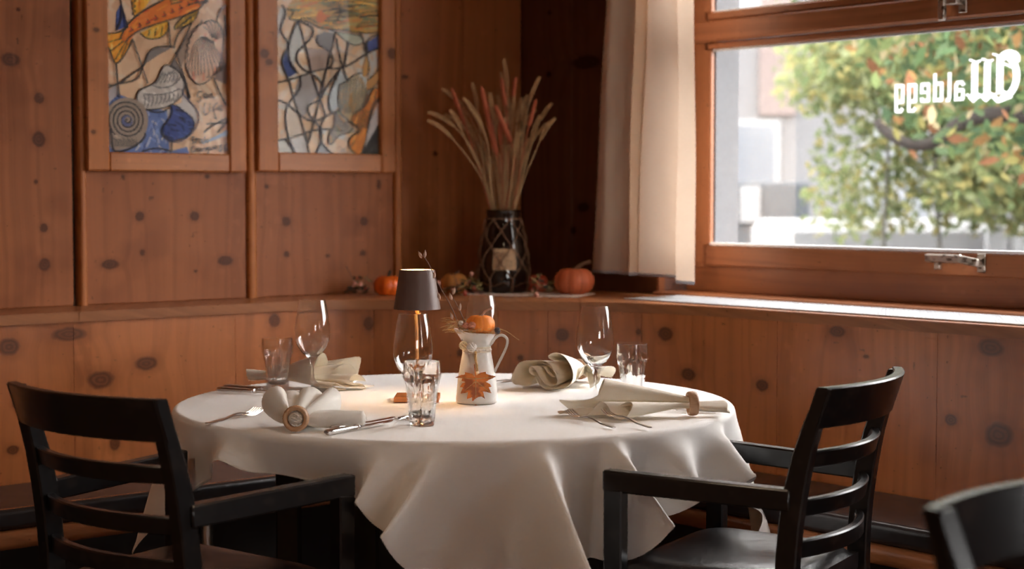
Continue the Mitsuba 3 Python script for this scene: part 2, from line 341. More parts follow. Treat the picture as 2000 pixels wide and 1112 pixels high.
for b0, b1, z0, z1 in ((WB1 + .02, W2B0 - .02, .915, CH), (W2B1 + .02, BW, .915, CH), (WB0, WB1, WZ1 + .02, CH), (W2B0, W2B1, WZ1 + .02, CH), (2.9, BW, 0, .915)):
    add('wall_right__panel', fbox(RP, b0, b1, -.022, 0, z0, z1, .003), 'm_wall_right_shaded', 20)
W3 = (-4.3, -2.4, .9, 2.2)                       # window in the wall behind the viewer
def BPk(u, o, z): return C0 + DL * u + DR * (BW - o) + ZUP * z      # wall behind the viewer (parallel to the left wall)
struct('wall_back', cat_([fbox(BPk, AW - .3, W3[0], -.25, 0, 0, CH, .001), fbox(BPk, W3[1], .4, -.25, 0, 0, CH, .001), fbox(BPk, W3[0], W3[1], -.25, 0, 0, W3[2], .001), fbox(BPk, W3[0], W3[1], -.25, 0, W3[3], CH, .001)]),
       'm_ceiling', 'wooden wall behind the viewer with a window')
struct('window_3', cat_([fbox(BPk, a, a + .07, -.14, -.06, W3[2], W3[3], .003) for a in (W3[0], (W3[0] + W3[1]) / 2 - .035, W3[1] - .07)] + [fbox(BPk, W3[0], W3[1], -.14, -.06, z, z + .07, .003) for z in (W3[2], W3[3] - .07)]), 'm_ceiling', 'wooden window behind the viewer', 20)
add('window_3__pane', tm([BPk(W3[0], -.1, W3[2]), BPk(W3[1], -.1, W3[2]), BPk(W3[1], -.1, W3[3]), BPk(W3[0], -.1, W3[3])], [[0, 1, 2], [0, 2, 3]]), 'm_pane', False, label='clear window glass')
def SPk(b, o, z): return C0 + DL * (AW + o) + DR * b + ZUP * z      # wall opposite the window
struct('wall_side', fbox(SPk, -.3, BW + .3, -.25, 0, 0, CH, .001), 'm_ceiling', 'far side wall of the room')

def window(key, P, b0, b1, detail):
    struct(key, cat_([fbox(P, b0 - .012, b0, -.02, .004, WZ0 - .01, WZ1, .001), fbox(P, b1, b1 + .012, -.02, .004, WZ0 - .01, WZ1, .001),
                      fbox(P, b0, b1, -.14, .0, WZ1, WZ1 + .03, .001)]), 'm_window_v',
           'wide wooden window with a lower pane, transom and upper pane' if detail else 'second wooden window further along the window wall', 20)
    def part(n, *a, mat='m_window_h', c=.003): return add(f'{key}__{n}', fbox(P, *a, c), mat, 20)
    part('jamb', b0 - .02, b0, -.14, 0.0, WZ0 - .01, WZ1, mat='m_window_v')
    part('jamb', b1, b1 + .02, -.14, 0.0, WZ0 - .01, WZ1, mat='m_window_v')
    part('sill', b0 - .003, b1, -.14, .032, WZ0 - .012, WZ0, c=.004)
    part('apron_board', b0, b1, -.15, -.118, WZ0, 1.03)
    # fixed frame stiles, transom, head
    part('stile', b0, b0 + .085, -.127, -.112, 1.0, WZ1, mat='m_window_v')
    part('stile', b1 - .085, b1, -.127, -.112, 1.0, WZ1, mat='m_window_v')
    part('transom', b0 + .05, b1 - .05, -.15, -.088, 1.717, 1.783, c=.006)
    part('head', b0, b1, -.16, -.112, WZ1 - .06, WZ1)
    # lower sash
    g0, g1 = b0 + .117, b1 - .117
    part('sash_rail', b0 + .10, b1 - .10, -.125, -.100, 1.0075, 1.073, c=.004)
    part('sash_rail', b0 + .10, b1 - .10, -.125, -.104, 1.695, 1.715, c=.004)
    part('sash_stile', b0 + .085, g0, -.125, -.104, 1.073, 1.695, mat='m_window_v', c=.004)
    part('sash_stile', g1, b1 - .085, -.125, -.104, 1.073, 1.695, mat='m_window_v', c=.004)
    part('sash_rail', b0 + .10, b1 - .10, -.125, -.104, 1.785, 1.810, c=.004)
    part('sash_stile', b0 + .085, g0, -.125, -.104, 1.810, WZ1 - .06, mat='m_window_v', c=.004)
    part('sash_stile', g1, b1 - .085, -.125, -.104, 1.810, WZ1 - .06, mat='m_window_v', c=.004)
    part('glazing_bead', g0, g1, -.135, -.1035, 1.0725, 1.0815, mat='m_white', c=.001)
    part('glazing_bead', g0, g1, -.135, -.114, 1.688, 1.696, mat='m_grille', c=.001)
    part('glazing_bead', g0, g1, -.135, -.114, 1.809, 1.815, mat='m_white', c=.001)
    for z0, z1 in ((1.0805, 1.690), (1.813, WZ1 - .055)):
        q = [P(g0 - .004, -.120, z0), P(g1 + .004, -.120, z0), P(g1 + .004, -.120, z1), P(g0 - .004, -.120, z1)]
        add(f'{key}__pane', tm(q, [[0, 1, 2], [0, 2, 3]]), 'm_pane', False, label='clear window glass')
window('window_1', RP, WB0, WB1, True)
window('window_2', RP, W2B0, W2B1, False)
# window handles
def handle(P, b, o, z, horizontal):
    if horizontal:
        plate = fbox(P, b - .012, b + .014, o, o + .006, z - .026, z + .026, .002)
        neck = fbox(P, b - .010, b + .008, o + .006, o + .03, z - .009, z + .009, .003)
        a = [P(b, o + .030, z), P(b - .028, o + .048, z + .010), P(b - .14, o + .048, z + .012)]
        lever = hexa([p + ZUP * dz + NR * do for p in (P(b - .035, o + .044, z + .011), P(b - .152, o + .044, z + .011)) for dz in (-.012, .012) for do in (-.006, .008)], .004)
        elbow = hexa([p + ZUP * dz + NR * do for p in (P(b + .006, o + .024, z), P(b - .04, o + .045, z + .010)) for dz in (-.011, .011) for do in (-.008, .008)], .003)
        keep = fbox(P, b - .147, b - .128, o, o + .014, z - .022, z + .002, .002)
        return [('plate', plate), ('neck', neck), ('lever', cat_([lever, elbow])), ('keep', keep)]
    plate = fbox(P, b - .012, b + .014, o, o + .006, z - .03, z + .03, .002)
    neck = fbox(P, b - .036, b + .004, o + .005, o + .036, z - .008, z + .010, .003)
    lever = hexa([P(b - .042 + i, o + .030 + j, z + k) for i in (-.011, .011) for j in (0, .014) for k in (-.05, .09)], .003)
    return [('plate', plate), ('neck', neck), ('lever', lever)]
for n, m in handle(RP, 1.815, -.100, 1.047, True):
    add(f'window_1__handle__{n}' if n != 'plate' else 'window_1__handle', m, 'm_oldmetal', 20)
note('window_1__handle', 'worn metal lever handle lying flat on the bottom sash rail')
for n, m in handle(RP, 1.752, -.088, 1.760, False):
    add(f'window_1__upper_handle__{n}' if n != 'plate' else 'window_1__upper_handle', m, 'm_oldmetal', 20)
note('window_1__upper_handle', 'upright metal lever handle on the transom')

# lettering on the pane (read from the street, so mirrored here)
def stroke(pts, w, cap=2): return LineString(pts).buffer(w / 2, cap_style=cap, join_style=1)
def arc(cx, cy, rx, ry, a0, a1, n=20): return [(cx + rx * math.cos(math.radians(t)), cy + ry * math.sin(math.radians(t))) for t in np.linspace(a0, a1, n)]
def ring_letter(x, y0, w, h, s):   # a rounded rectangular bowl
    o = sbox(x + s * .6, y0 + s * .6, x + w - s * .6, y0 + h - s * .6).buffer(s * .6)
    return o.difference(sbox(x + s + .04, y0 + s + .05, x + w - s - .04, y0 + h - s - .05).buffer(.045))
S_ = .19
def g_letter(x):
    bowl = ring_letter(x, 0, .54, 1.0, S_)
    tail = unary_union([sbox(x + .54 - S_, -.22, x + .54, 1.0), LineString([(x + .54 - S_ / 2, -.2), (x + .43, -.36), (x + .2, -.37), (x + .09, -.22)]).buffer(S_ / 2, cap_style=2)])
    return bowl.union(tail)
def build_letters():
    L = []
    x = 0.
    a = ring_letter(x, 0, .54, .62, S_).union(sbox(x + .54 - S_, 0, x + .54, .85)).union(LineString([(x + .04, .74), (x + .15, .90), (x + .36, .90), (x + .445, .76)]).buffer(S_ / 2, cap_style=2))
    L.append(a); x += .68
    L.append(unary_union([sbox(x, .12, x + S_, 1.42), LineString([(x + S_ / 2, .2), (x + .13, .07), (x + .28, .08)]).buffer(S_ / 2, cap_style=2)])); x += .40
    L.append(ring_letter(x, 0, .54, 1.0, S_).union(sbox(x + .54 - S_, 0, x + .54, 1.42))); x += .68
    e = ring_letter(x, 0, .54, 1.0, S_).union(sbox(x, .44, x + .54, .58)).difference(sbox(x + .25, .26, x + .56, .435))
    L.append(e); x += .68
    L.append(g_letter(x)); x += .68
    L.append(g_letter(x)); x += .68
    return L
def build_W():
    # blackletter W: a bowed left stroke with a flourish and three feathered stems
    out = [stroke(arc(.72, .95, .62, .98, 100, 262, 26), .30, 1), sbox(.62, .15, .92, 1.88), stroke([(.62, 1.72), (.95, 1.98)], .13, 1), stroke([(.66, 1.80), (1.06, 2.02)], .10, 1),
           stroke(arc(.42, 1.72, .36, .34, 40, 190, 16) , .22, 1), stroke([(.10, 1.64), (.16, 1.42)], .16, 1), stroke([(.62, .22), (.35, .02), (.82, -.16), (.98, .02)], .22, 1), stroke([(.62, 1.55), (.28, 1.34), (.06, 1.1)], .12, 1)]
    for x in (1.14, 1.66):
        out += [sbox(x, .12, x + .29, 1.66), stroke([(x + .14, 1.62), (x - .06, 1.74), (x + .10, 1.70), (x + .34, 1.82)], .12, 1), Polygon([(x - .14, .20), (x + .1, .34), (x + .29, .30), (x + .36, .05), (x + .18, -.2), (x - .02, -.02)])]
        out += [stroke([(x + .1, .0), (x + .18, -.12), (x + .34, .06)], .14, 1), stroke([(x - .22, .16), (x + .1, -.02)], .12, 1)]
    out += [stroke([(1.95, .05), (2.10, .20)], .13, 1)]
    return unary_union(out).buffer(.015).buffer(-.015)
def onpane(g, b_right, b_left, z0, z1):
    """fit flat lettering between two places on the pane; it reads from b_right towards the corner"""
    x0, y0, x1, y1 = g.bounds
    m = flat_mesh(g)
    m.vertices = (m.vertices - [x0, y0, 0]) * [(b_right - b_left) / (x1 - x0), (z1 - z0) / (y1 - y0), 1.]
    return place(m, RP(b_right, -.1185, z0), -DR, ZUP, NR)
letters = [onpane(build_W(), 1.914, 1.743, 1.481, 1.624)]
word = build_letters()
k0, k1, kz = word[0].bounds[0], word[-1].bounds[2], .081 / 1.42
for g in word:
    x0, y0, x1, y1 = g.bounds
    br, bl = (1.742 - (x - k0) / (k1 - k0) * .239 for x in (x0, x1))
    letters.append(onpane(g, br, bl, 1.4925 + y0 * kz, 1.4925 + y1 * kz))
for m in letters: add('window_1__letter', m, 'm_letter', 20)
note('window_1__letter', 'white mirrored lettering stuck on the pane')

# ------------------------------------------------------------------ ledge and corner bench
def bench_path(off, n=220):
    """the bench's front line moved into the room by off: left run, slanted corner, right run, corners rounded"""
    a = LP(-3.6, .243, 0)[:2]; b = LP(-.985, .236, 0)[:2]
    pts = [a, b, (-.40, 5.118), (.19, 5.036), (.33, 4.992), RP(1.02, .345, 0)[:2], RP(1.25, .318, 0)[:2], RP(3.6, .318, 0)[:2]]
    ls = LineString(pts)
    if off: ls = ls.parallel_offset(off, 'right', join_style=1) if hasattr(ls, 'parallel_offset') else ls.offset_curve(-off)
    g = [ls.interpolate(t, normalized=True) for t in np.linspace(0, 1, 400)]
    q = np.array([(p.x, p.y) for p in g])
    if q[0][0] > q[-1][0]: q = q[::-1]
    k = np.exp(-np.linspace(-2, 2, 31) ** 2); k /= k.sum()
    pad = np.vstack([q[0] + (q[0] - q[1]) * np.arange(15, 0, -1)[:, None], q, q[-1] + (q[-1] - q[-2]) * np.arange(1, 16)[:, None]])
    return np.stack([np.convolve(pad[:, i], k, 'valid') for i in (0, 1)], 1)
fp = bench_path(0.)
fl = LineString(fp)
def cut(line, x0, x1):
    q = np.array(line.coords); m = (q[:, 0] >= x0) & (q[:, 0] <= x1)
    return q[m]
ledge = thing('corner_ledge', 'brown wooden ledge shelf running along the wall and round the corner above the bench', 'ledge')
wallpoly = [LP(-3.6, -.02, 0)[:2], C0[:2], RP(3.6, -.02, 0)[:2]]
whole = Polygon([*fp, *wallpoly[::-1]]).buffer(0)
cuts = [(-9, -1.18), (-1.1785, .203), (.2045, .742), (.7435, 9)]
for x0, x1 in cuts:
    g = whole.intersection(sbox(x0, 0, x1, 9)) if x0 > .2 or x1 < 0 else whole.intersection(sbox(x0, 0, x1, 9))
    if x0 == .2045: g = whole.intersection(Polygon([(.2045, 3), (.2045, 9), (3, 9), (.7425 + .9, 4.575 + .766), (.7425, 4.575), (.4, 4.2)]))
    if x0 == .7435: g = whole.difference(Polygon([(-9, 0), (-9, 9), (3, 9), (.7435 + .9, 4.575 + .766), (.7435, 4.575), (.4, 4.2), (.4, 0)]))
    if g.geom_type != 'Polygon': g = max(g.geoms, key=lambda q: q.area)
    top = trimesh.creation.extrude_polygon(g.buffer(-.003), .0015, engine='earcut'); top.apply_translation([0, 0, .9135])
    mid = trimesh.creation.extrude_polygon(g, .0265, engine='earcut'); mid.apply_translation([0, 0, .887])
    add(f'{ledge}__board', cat_([mid, top]), 'm_ledge', 20)

bench = thing('corner_bench', 'built-in wooden corner bench with a knotty pine backrest', 'bench')
def path_strip(off, s0, s1, z0, z1, th, c=.0025, n=10):
    """an upright board along the bench line between arc lengths s0, s1; front face at offset off"""
    P = []
    for s in np.linspace(s0, s1, n):
        p = np.array(fl.interpolate(s).coords[0]); t = np.array(fl.interpolate(s + .004).coords[0]) - np.array(fl.interpolate(s - .004).coords[0])
        t /= np.linalg.norm(t); nrm = np.array([t[1], -t[0]])
        P.append((p, nrm))
    prof = [(off, z0 + c), (off - c, z0), (off - th, z0), (off - th, z1), (off - c, z1), (off, z1 - c)]
    V = np.array([[[*(p + nrm * o), z] for o, z in prof] for p, nrm in P])
    k = len(prof)
    f = grid_faces(n, k, False, True)
    caps = [[0, i, i + 1] for i in range(1, k - 1)] + [[(n - 1) * k, (n - 1) * k + i + 1, (n - 1) * k + i] for i in range(1, k - 1)]
    m = tm(V.reshape(-1, 3), np.vstack([f, caps])); m.fix_normals()
    return m
s_at = lambda x: fl.project(Point(x, float(np.interp(x, fp[:, 0], fp[:, 1]))))
jx = [-3.2, -2.5, -1.9, -1.187, -.80, -.42, -.045, .106, .375, .51, .72, 1.06, 1.40, 1.75, 2.1]
for i in range(len(jx) - 1):
    add(f'{bench}__plank', path_strip(-.014, s_at(jx[i]) + .0006, s_at(jx[i + 1]) - .0006, .40, .888, .02), 'm_bench', 20)
def swept(off_pts, x0, x1, n=120):
    """sweep of a closed (offset into the room, z) profile along the bench line; list of per-point profiles allowed"""
    s0, s1 = s_at(x0), s_at(x1)
    V = []
    for s in np.linspace(s0, s1, n):
        p = np.array(fl.interpolate(s).coords[0]); t = np.array(fl.interpolate(s + .01).coords[0]) - np.array(fl.interpolate(s - .01).coords[0])
        t /= np.linalg.norm(t); nrm = np.array([t[1], -t[0]])
        V.append([[*(p + nrm * o), z] for o, z in off_pts])
    V = np.array(V); k = len(off_pts)
    f = grid_faces(n, k, False, True)
    c0, c1 = V[0].mean(0), V[-1].mean(0)
    v = np.vstack([V.reshape(-1, 3), c0, c1]); i = np.arange(k); j = (i + 1) % k
    f = np.vstack([f, np.stack([np.full(k, n * k), i, j], -1), np.stack([np.full(k, n * k + 1), (n - 1) * k + j, (n - 1) * k + i], -1)])
    m = tm(v, f); m.fix_normals()
    return m
def rr_prof(o0, o1, z0, z1, r, n=6):
    g = sbox(o0 + r, z0 + r, o1 - r, z1 - r).buffer(r, quad_segs=n)
    return list(g.exterior.coords)[:-1]
add(f'{bench}__seat_board', swept(rr_prof(-.03, .365, .366, .410, .018), -3.2, 2.2, 160), 'm_ledge', 40, label='rounded wooden seat edge below the black cushion')
add(f'{bench}__base', swept([(-.03, 0), (.20, 0), (.20, .366), (-.03, .366)], -3.2, 2.2, 100), 'm_dark', 20, label='dark recessed base')
for x, a in ((-1.015, .30), (.95, .30)):
    s = s_at(x); p = np.array(fl.interpolate(s).coords[0]); t = np.array(fl.interpolate(s + .01).coords[0]) - p; t /= np.linalg.norm(t)
    p = p + np.array([t[1], -t[0]]) * a
    m = trimesh.creation.cylinder(radius=.016, height=.364, sections=20); m.apply_translation([p[0], p[1], .183])
    add(f'{bench}__leg', m, 'm_steel', 30, label='round steel leg')
for (x0, x1), lab in zip(((-3.15, -.815), (-.80, .60), (.614, 2.1)),
        ('black leather bench cushion on the left run of the bench, seen through the chair back', 'black leather bench cushion in the corner behind the table', 'black leather bench cushion on the window run of the bench, behind the right chair')):
    key = thing('bench_cushion', lab, 'cushion', 'leather cushions on the corner bench')
    d = .345
    add(f'{key}__pad', swept(rr_prof(-.012, d, .411, .463, .016), x0, x1, 90), 'm_leather', 40)
    add(f'{key}__seam', swept([(d - .018, .4622), (d - .016, .464), (d - .014, .4622)], x0 + .02, x1 - .02, 90), 'm_stitch' if x0 < -3 else 'm_leather', 40)

# radiator grille let into the ledge under the window
gr = thing('radiator_grille', 'white perforated metal grille set in the ledge below the window', 'grille')
gb0, gb1, go0, go1 = .80, 2.95, .045, .272
add(f'{gr}__backing', fbox(RP, gb0 + .01, gb1, go0, go1, .9152, .9157, .0001), 'm_house_dark', 20, label='dark backing under the holes')
bars = [fbox(RP, b, b + .0062, go0, go1, .9157, .9185, .0006) for b in np.arange(gb0 + .012, gb1, .0125)]
bars += [fbox(RP, gb0, gb1, o, o + .0075, .9160, .9188, .0006) for o in np.arange(go0 + .012, go1 - .01, .0165)]
add(f'{gr}__mesh', cat_(bars), 'm_grille', 20)
add(f'{gr}__rim', cat_([fbox(RP, gb0, gb1, go0 - .004, go0 + .010, .9152, .9195, .001), fbox(RP, gb0, gb1, go1 - .008, go1 + .003, .9152, .9195, .001)]), 'm_grille', 20)

# ------------------------------------------------------------------ curtain
cu = thing('window_curtain', 'cream cloth curtain hanging in folds at the left of the window', 'curtain')
def curtain():
    U = np.linspace(0, 1, 150); Zs = np.r_[0, .0055, np.linspace(.012, 1, 58)]
    ub = [0, .04, .085, .14, .20, .27, .335, .375, .385, .41, .47, .53, .60, .66, .72, .77, .82, .90, 1.0]
    ob = [.045, .06, .072, .058, .050, .053, .066, .072, .040, .036, .046, .050, .052, .05, .045, .04, .075, .108, .112]
    f = CubicSpline(ub, ob)
    from scipy.interpolate import PchipInterpolator
    f = PchipInterpolator(ub, ob)
    bb = PchipInterpolator([0, .38, .395, .76, .80, 1.0], [0, .375, .378, .735, .765, 1.0])
    V = np.zeros((60, 150, 3))
    for i, t in enumerate(Zs):                      # t = 0 bottom
        z = .978 + t * (CH - .06 - .978)
        b0 = .412 + .058 * min(1, t * 1.75); b1 = .945 - .012 * min(1, t * 1.75)
        k = 1 - .35 * min(1, t * 1.7)
        amp = 1.0 + .5 * min(1, t * 1.7)
        for j, w in enumerate(U):
            o = .055 + (f(w) - .055) * (amp if w < .78 else 1.) + .004 * math.sin(w * 31 + t * 9) * t
            zz = z - (.012 * smooth01((w - .76) / .05) + .006 * w) * max(0, 1 - t * 8)
            V[i, j] = RP(b0 + (b1 - b0) * float(bb(w)) + .004 * math.sin(t * 11 + w * 5), o, zz)
    return V
def smooth01(t): t = min(1, max(0, t)); return t * t * (3 - 2 * t)
CV = curtain()
n, m_ = CV.shape[:2]
add(f'{cu}__drape', tm(CV[1:].reshape(-1, 3), grid_faces(n - 1, m_)), 'm_curtain', True)
hemV = np.stack([CV[0] * (1 - t) + CV[1] * t for t in (0, .5, 1)])
add(f'{cu}__hem', thick(hemV, .0015), 'm_hem', True, label='bluish hem along the bottom edge')
pole = tube([RP(.30, .06, CH - .05), RP(2.9, .06, CH - .05)], .012, 12)
key = thing('curtain_pole', 'wooden curtain pole above the window', 'pole')
scene[key] = mikit.ply(pole, 'm_window_v', smooth=30)

# ------------------------------------------------------------------ the two framed paintings
def lin(c):
    c = np.asarray(c, float) / 255.
    return np.where(c <= .04045, c / 12.92, ((c + .055) / 1.055) ** 2.4)
class Flat:
    """flat coloured shapes and brush lines, one thin layer over the other, as one coloured mesh"""
    def __init__(self, clip): self.clip, self.v, self.f, self.c, self.k, self.n = clip, [], [], [], 0, 0
    def poly(self, g, col):
        if not hasattr(g, 'geom_type'): g = Polygon(g)
        g = g.buffer(0).intersection(self.clip)
        for q in getattr(g, 'geoms', [g]):
            if q.geom_type != 'Polygon' or q.area < 1e-8: continue
            v, f = trimesh.creation.triangulate_polygon(q, engine='earcut')
            self.v.append(np.c_[v, np.full(len(v), .000012 * self.n + .0004)]); self.f.append(np.asarray(f) + self.k); self.k += len(v)
            self.c.append(np.tile(lin(col), (len(v), 1)))
        self.n += 1
    def line(self, pts, w, col=(38, 34, 36), curve=True):
        pts = np.asarray(pts, float)
        if curve and len(pts) > 2: pts = smooth_curve(pts, 8 * len(pts))
        if self.__dict__.get('soft') is None: pass
        self.poly(LineString(pts).buffer(w / 2, quad_segs=3), col)
    def mesh(self): return np.vstack(self.v), np.vstack(self.f), np.vstack(self.c)
BLACK = (40, 36, 38)
def blob(pts, n=60):
    pts = np.asarray(pts, float); q = smooth_curve(np.vstack([pts, pts[:1]]), n)
    return Polygon(q).buffer(0)
R_ = random.Random(5)
def scribble(F, g, cols, n, w, length, ang, jit=.4):
    """short brush strokes inside a shape"""
    x0, y0, x1, y1 = g.bounds
    for i in range(n):
        x, y = R_.uniform(x0, x1), R_.uniform(y0, y1)
        a = ang + R_.uniform(-jit, jit); l = length * R_.uniform(.5, 1.2)
        s = LineString([(x, y), (x + l * .5 * math.cos(a) + 2, y + l * .5 * math.sin(a)), (x + l * math.cos(a), y + l * math.sin(a))]).buffer(w * R_.uniform(.5, 1.2) / 2).intersection(g)
        if not s.is_empty: F.poly(s, R_.choice(cols))
def painting_one():
    F = Flat(sbox(155, -700, 945, 975))
    F.poly(sbox(150, -710, 950, 980), (214, 176, 140))
    bgc = [(222, 186, 150), (206, 166, 130), (214, 188, 160), (198, 162, 132), (224, 192, 160)]
    scribble(F, sbox(150, -700, 950, 980), bgc, 150, 40, 150, 1.2, 1.)
    for p, c in (([(235, 100), (262, 45), (300, 185), (230, 215)], (62, 76, 132)), ([(395, 420), (420, 350), (470, 305), (585, 295), (500, 345)], (128, 118, 112)),
                 ([(600, 365), (640, 440), (692, 600), (682, 622), (640, 480), (572, 410)], (122, 112, 108)), ([(850, 480), (945, 360), (945, 520)], (140, 122, 116)),
                 ([(160, 600), (230, 550), (250, 630), (180, 680), (160, 740)], (168, 160, 160)), ([(640, 560), (740, 700), (740, 760), (680, 860), (560, 895), (545, 700), (640, 640)], (196, 188, 182)),
                 ([(700, 180), (770, 120), (690, 290), (640, 420), (600, 330)], (150, 126, 108))):
        F.poly(Polygon(p), c)
    blue = Polygon([(155, 740), (155, 980), (690, 980), (670, 930), (560, 960), (545, 700), (430, 690), (400, 660), (240, 610), (170, 680)]).buffer(0)
    F.poly(blue, (92, 112, 160)); scribble(F, blue, [(120, 140, 184), (70, 90, 146), (168, 172, 188), (60, 76, 128), (190, 186, 186)], 110, 10, 55, 1.3, .8)
    # fish
    body = blob([(258, 258), (330, 140), (430, 60), (540, -10), (680, -60), (800, -30), (745, 45), (640, 95), (480, 155), (360, 212), (285, 285)])
    fins = [Polygon([(330, 20), (352, -6), (470, -30), (410, 60), (345, 112)]), blob([(380, 218), (470, 165), (556, 138), (512, 232), (415, 240)]),
            Polygon([(163, 236), (262, 215), (318, 268), (285, 355), (226, 417), (190, 335), (165, 305)]), blob([(600, 178), (640, 110), (752, 55), (735, 95), (650, 160)])]
    for g, c in zip(fins, ((228, 160, 40), (224, 172, 60), (226, 150, 44), (168, 130, 52))):
        F.poly(g, c); scribble(F, g, [(240, 190, 70), (206, 120, 30), (236, 208, 120)], 16, 8, 60, 1.9, .5)
    F.poly(body, (216, 116, 44)); scribble(F, body, [(232, 150, 60), (196, 70, 34), (240, 178, 90), (180, 60, 40), (222, 130, 60)], 70, 11, 70, -.55, .4)
    for i in range(9):
        x, y = 320 + i * 52, 200 - i * 27
        F.poly(Polygon([(x, y - 14), (x + 16, y + 4), (x - 6, y + 14)]), (190, 60, 40)); F.line([(x, y - 16), (x + 16, y + 4), (x - 8, y + 14)], 6, BLACK, False)
    F.line([(258, 258), (330, 140), (430, 60), (540, -10)], 9); F.line([(285, 285), (360, 212), (480, 155), (640, 95), (745, 45), (800, -30)], 9)
    F.line([(163, 236), (262, 215), (300, 190)], 8); F.line([(163, 300), (190, 335), (226, 417), (285, 355), (330, 262)], 8)
    for p in (([(262, 262), (180, 290)]), ([(275, 275), (200, 340)]), ([(285, 285), (222, 395)]), ([(300, 285), (262, 372)]), ([(430, 232), (440, 195)]), ([(470, 230), (478, 180)]), ([(510, 225), (520, 170)]), ([(620, 165), (700, 90)]), ([(640, 150), (735, 70)])):
        F.line(p, 6)
    zz = [(345, 112)]
    for i in range(7): zz += [(330 + (i % 2) * 22, 100 - i * 16)]
    F.line(zz, 6, BLACK, False); F.line([(380, 218), (400, 238), (512, 234), (556, 140)], 7); F.line([(600, 178), (650, 160), (735, 95), (750, 55), (640, 110), (598, 180)], 7)
    for i in range(12):
        x, y = 560 + R_.uniform(0, 200), -40 + R_.uniform(0, 60); F.line([(x, y), (x + 55, y - 18)], 8)
    # ribbed shell
    shell = blob([(664, 390), (680, 290), (720, 185), (780, 130), (850, 108), (900, 150), (910, 250), (900, 345), (850, 455), (745, 522), (690, 470)])
    F.poly(shell, (210, 176, 150)); scribble(F, shell, [(206, 140, 112), (222, 196, 170), (198, 160, 134)], 30, 16, 80, 1.9, .3)
    for i in range(12):
        t = i / 11
        F.line([(690 + 205 * t, 480 - 60 * t if t < .5 else 450 + 40 * t - 150 * max(0, t - .6)), (700 + 180 * t, 330 - 20 * t), (780 + 70 * t, 215 + 40 * t), (830 + 20 * t, 240)], 6)
    for i in range(8):
        a = -2.7 + i * .38; F.line([(850 + 12 * math.cos(a), 225 + 12 * math.sin(a)), (848 + 50 * math.cos(a + .25), 200 + 48 * math.sin(a + .25)), (846 + 74 * math.cos(a + .1), 190 + 80 * math.sin(a + .1))], 6)
    jag = []
    for i in range(15):
        t = i / 14; x, y = (664 + (720 - 664) * t * t + 130 * max(0, t - .6), 400 - 290 * t); jag += [(x + 16 * (i % 2), y)]
    F.line(jag, 7, BLACK, False); F.line([(664, 400), (690, 470), (745, 522), (850, 455), (900, 345), (912, 250), (900, 150), (850, 108), (790, 128)], 8)
    # cone shell
    cone = blob([(352, 640), (400, 562), (455, 535), (500, 470), (535, 412), (590, 430), (640, 480), (648, 570), (600, 640), (450, 697), (388, 690)])
    F.poly(cone, (186, 176, 166)); scribble(F, cone, [(206, 198, 188), (158, 150, 146), (222, 214, 204)], 26, 14, 60, .6, .4)
    F.line([(352, 640), (400, 562), (455, 535), (500, 470), (535, 412), (590, 430), (640, 480), (648, 570), (600, 640), (450, 697), (388, 690), (352, 640)], 8)
    F.line([(455, 545), (520, 556), (600, 520), (632, 480)], 7); F.line([(500, 470), (545, 470), (590, 440)], 6); F.line([(400, 600), (500, 600), (620, 560)], 6)
    for i in range(9): F.line([(395 + i * 27, 605 - i * 2), (402 + i * 25, 650 - i * 3), (392 + i * 24, 690 - i * 7)], 6)
    for i in range(6): F.line([(470 + i * 26, 535 - i * 6), (500 + i * 22, 495 - i * 5), (520 + i * 14, 455)], 6)
    # mussel
    mus = blob([(556, 665), (600, 668), (650, 700), (716, 772), (680, 850), (610, 886), (552, 888), (520, 830), (545, 760)])
    F.poly(mus, (56, 72, 128)); scribble(F, mus, [(40, 50, 92), (74, 94, 150), (34, 38, 60)], 40, 10, 50, .5, .6)
    F.line([(556, 665), (600, 668), (650, 700), (716, 772), (680, 850), (610, 886), (552, 888), (505, 840), (540, 770), (556, 665)], 8)
    F.line([(640, 560), (690, 640), (738, 700), (742, 760), (690, 850), (600, 900), (545, 892)], 7, (60, 60, 90))
    # snail
    sn = blob([(165, 770), (180, 690), (240, 640), (310, 630), (380, 660), (418, 740), (405, 840), (340, 920), (290, 945), (205, 955), (185, 870)])
    F.poly(sn, (150, 132, 116))
    for k in range(3):
        sp = [(290 + (118 - k * 3) * (1 - t) * math.cos(14. * t * 2 + k * .3 + 2.), 770 + (128 - k * 3) * (1 - t) * math.sin(14. * t * 2 + k * .3 + 2.)) for t in np.linspace(0, .96, 130)]
        F.line(sp, (12, 11, 9)[k], ((196, 178, 158), (60, 52, 54), (36, 32, 34))[k], False)
    F.poly(Point(290, 775).buffer(34).difference(Point(296, 770).buffer(22)), (86, 92, 130))
    F.line([(165, 820), (190, 850), (205, 955), (330, 935), (400, 850)], 11)
    for i in range(16): x = 205 + i * 9; F.line([(x, 880 + (i % 3) * 8), (x + 8, 905), (x - 2, 935)], 4)
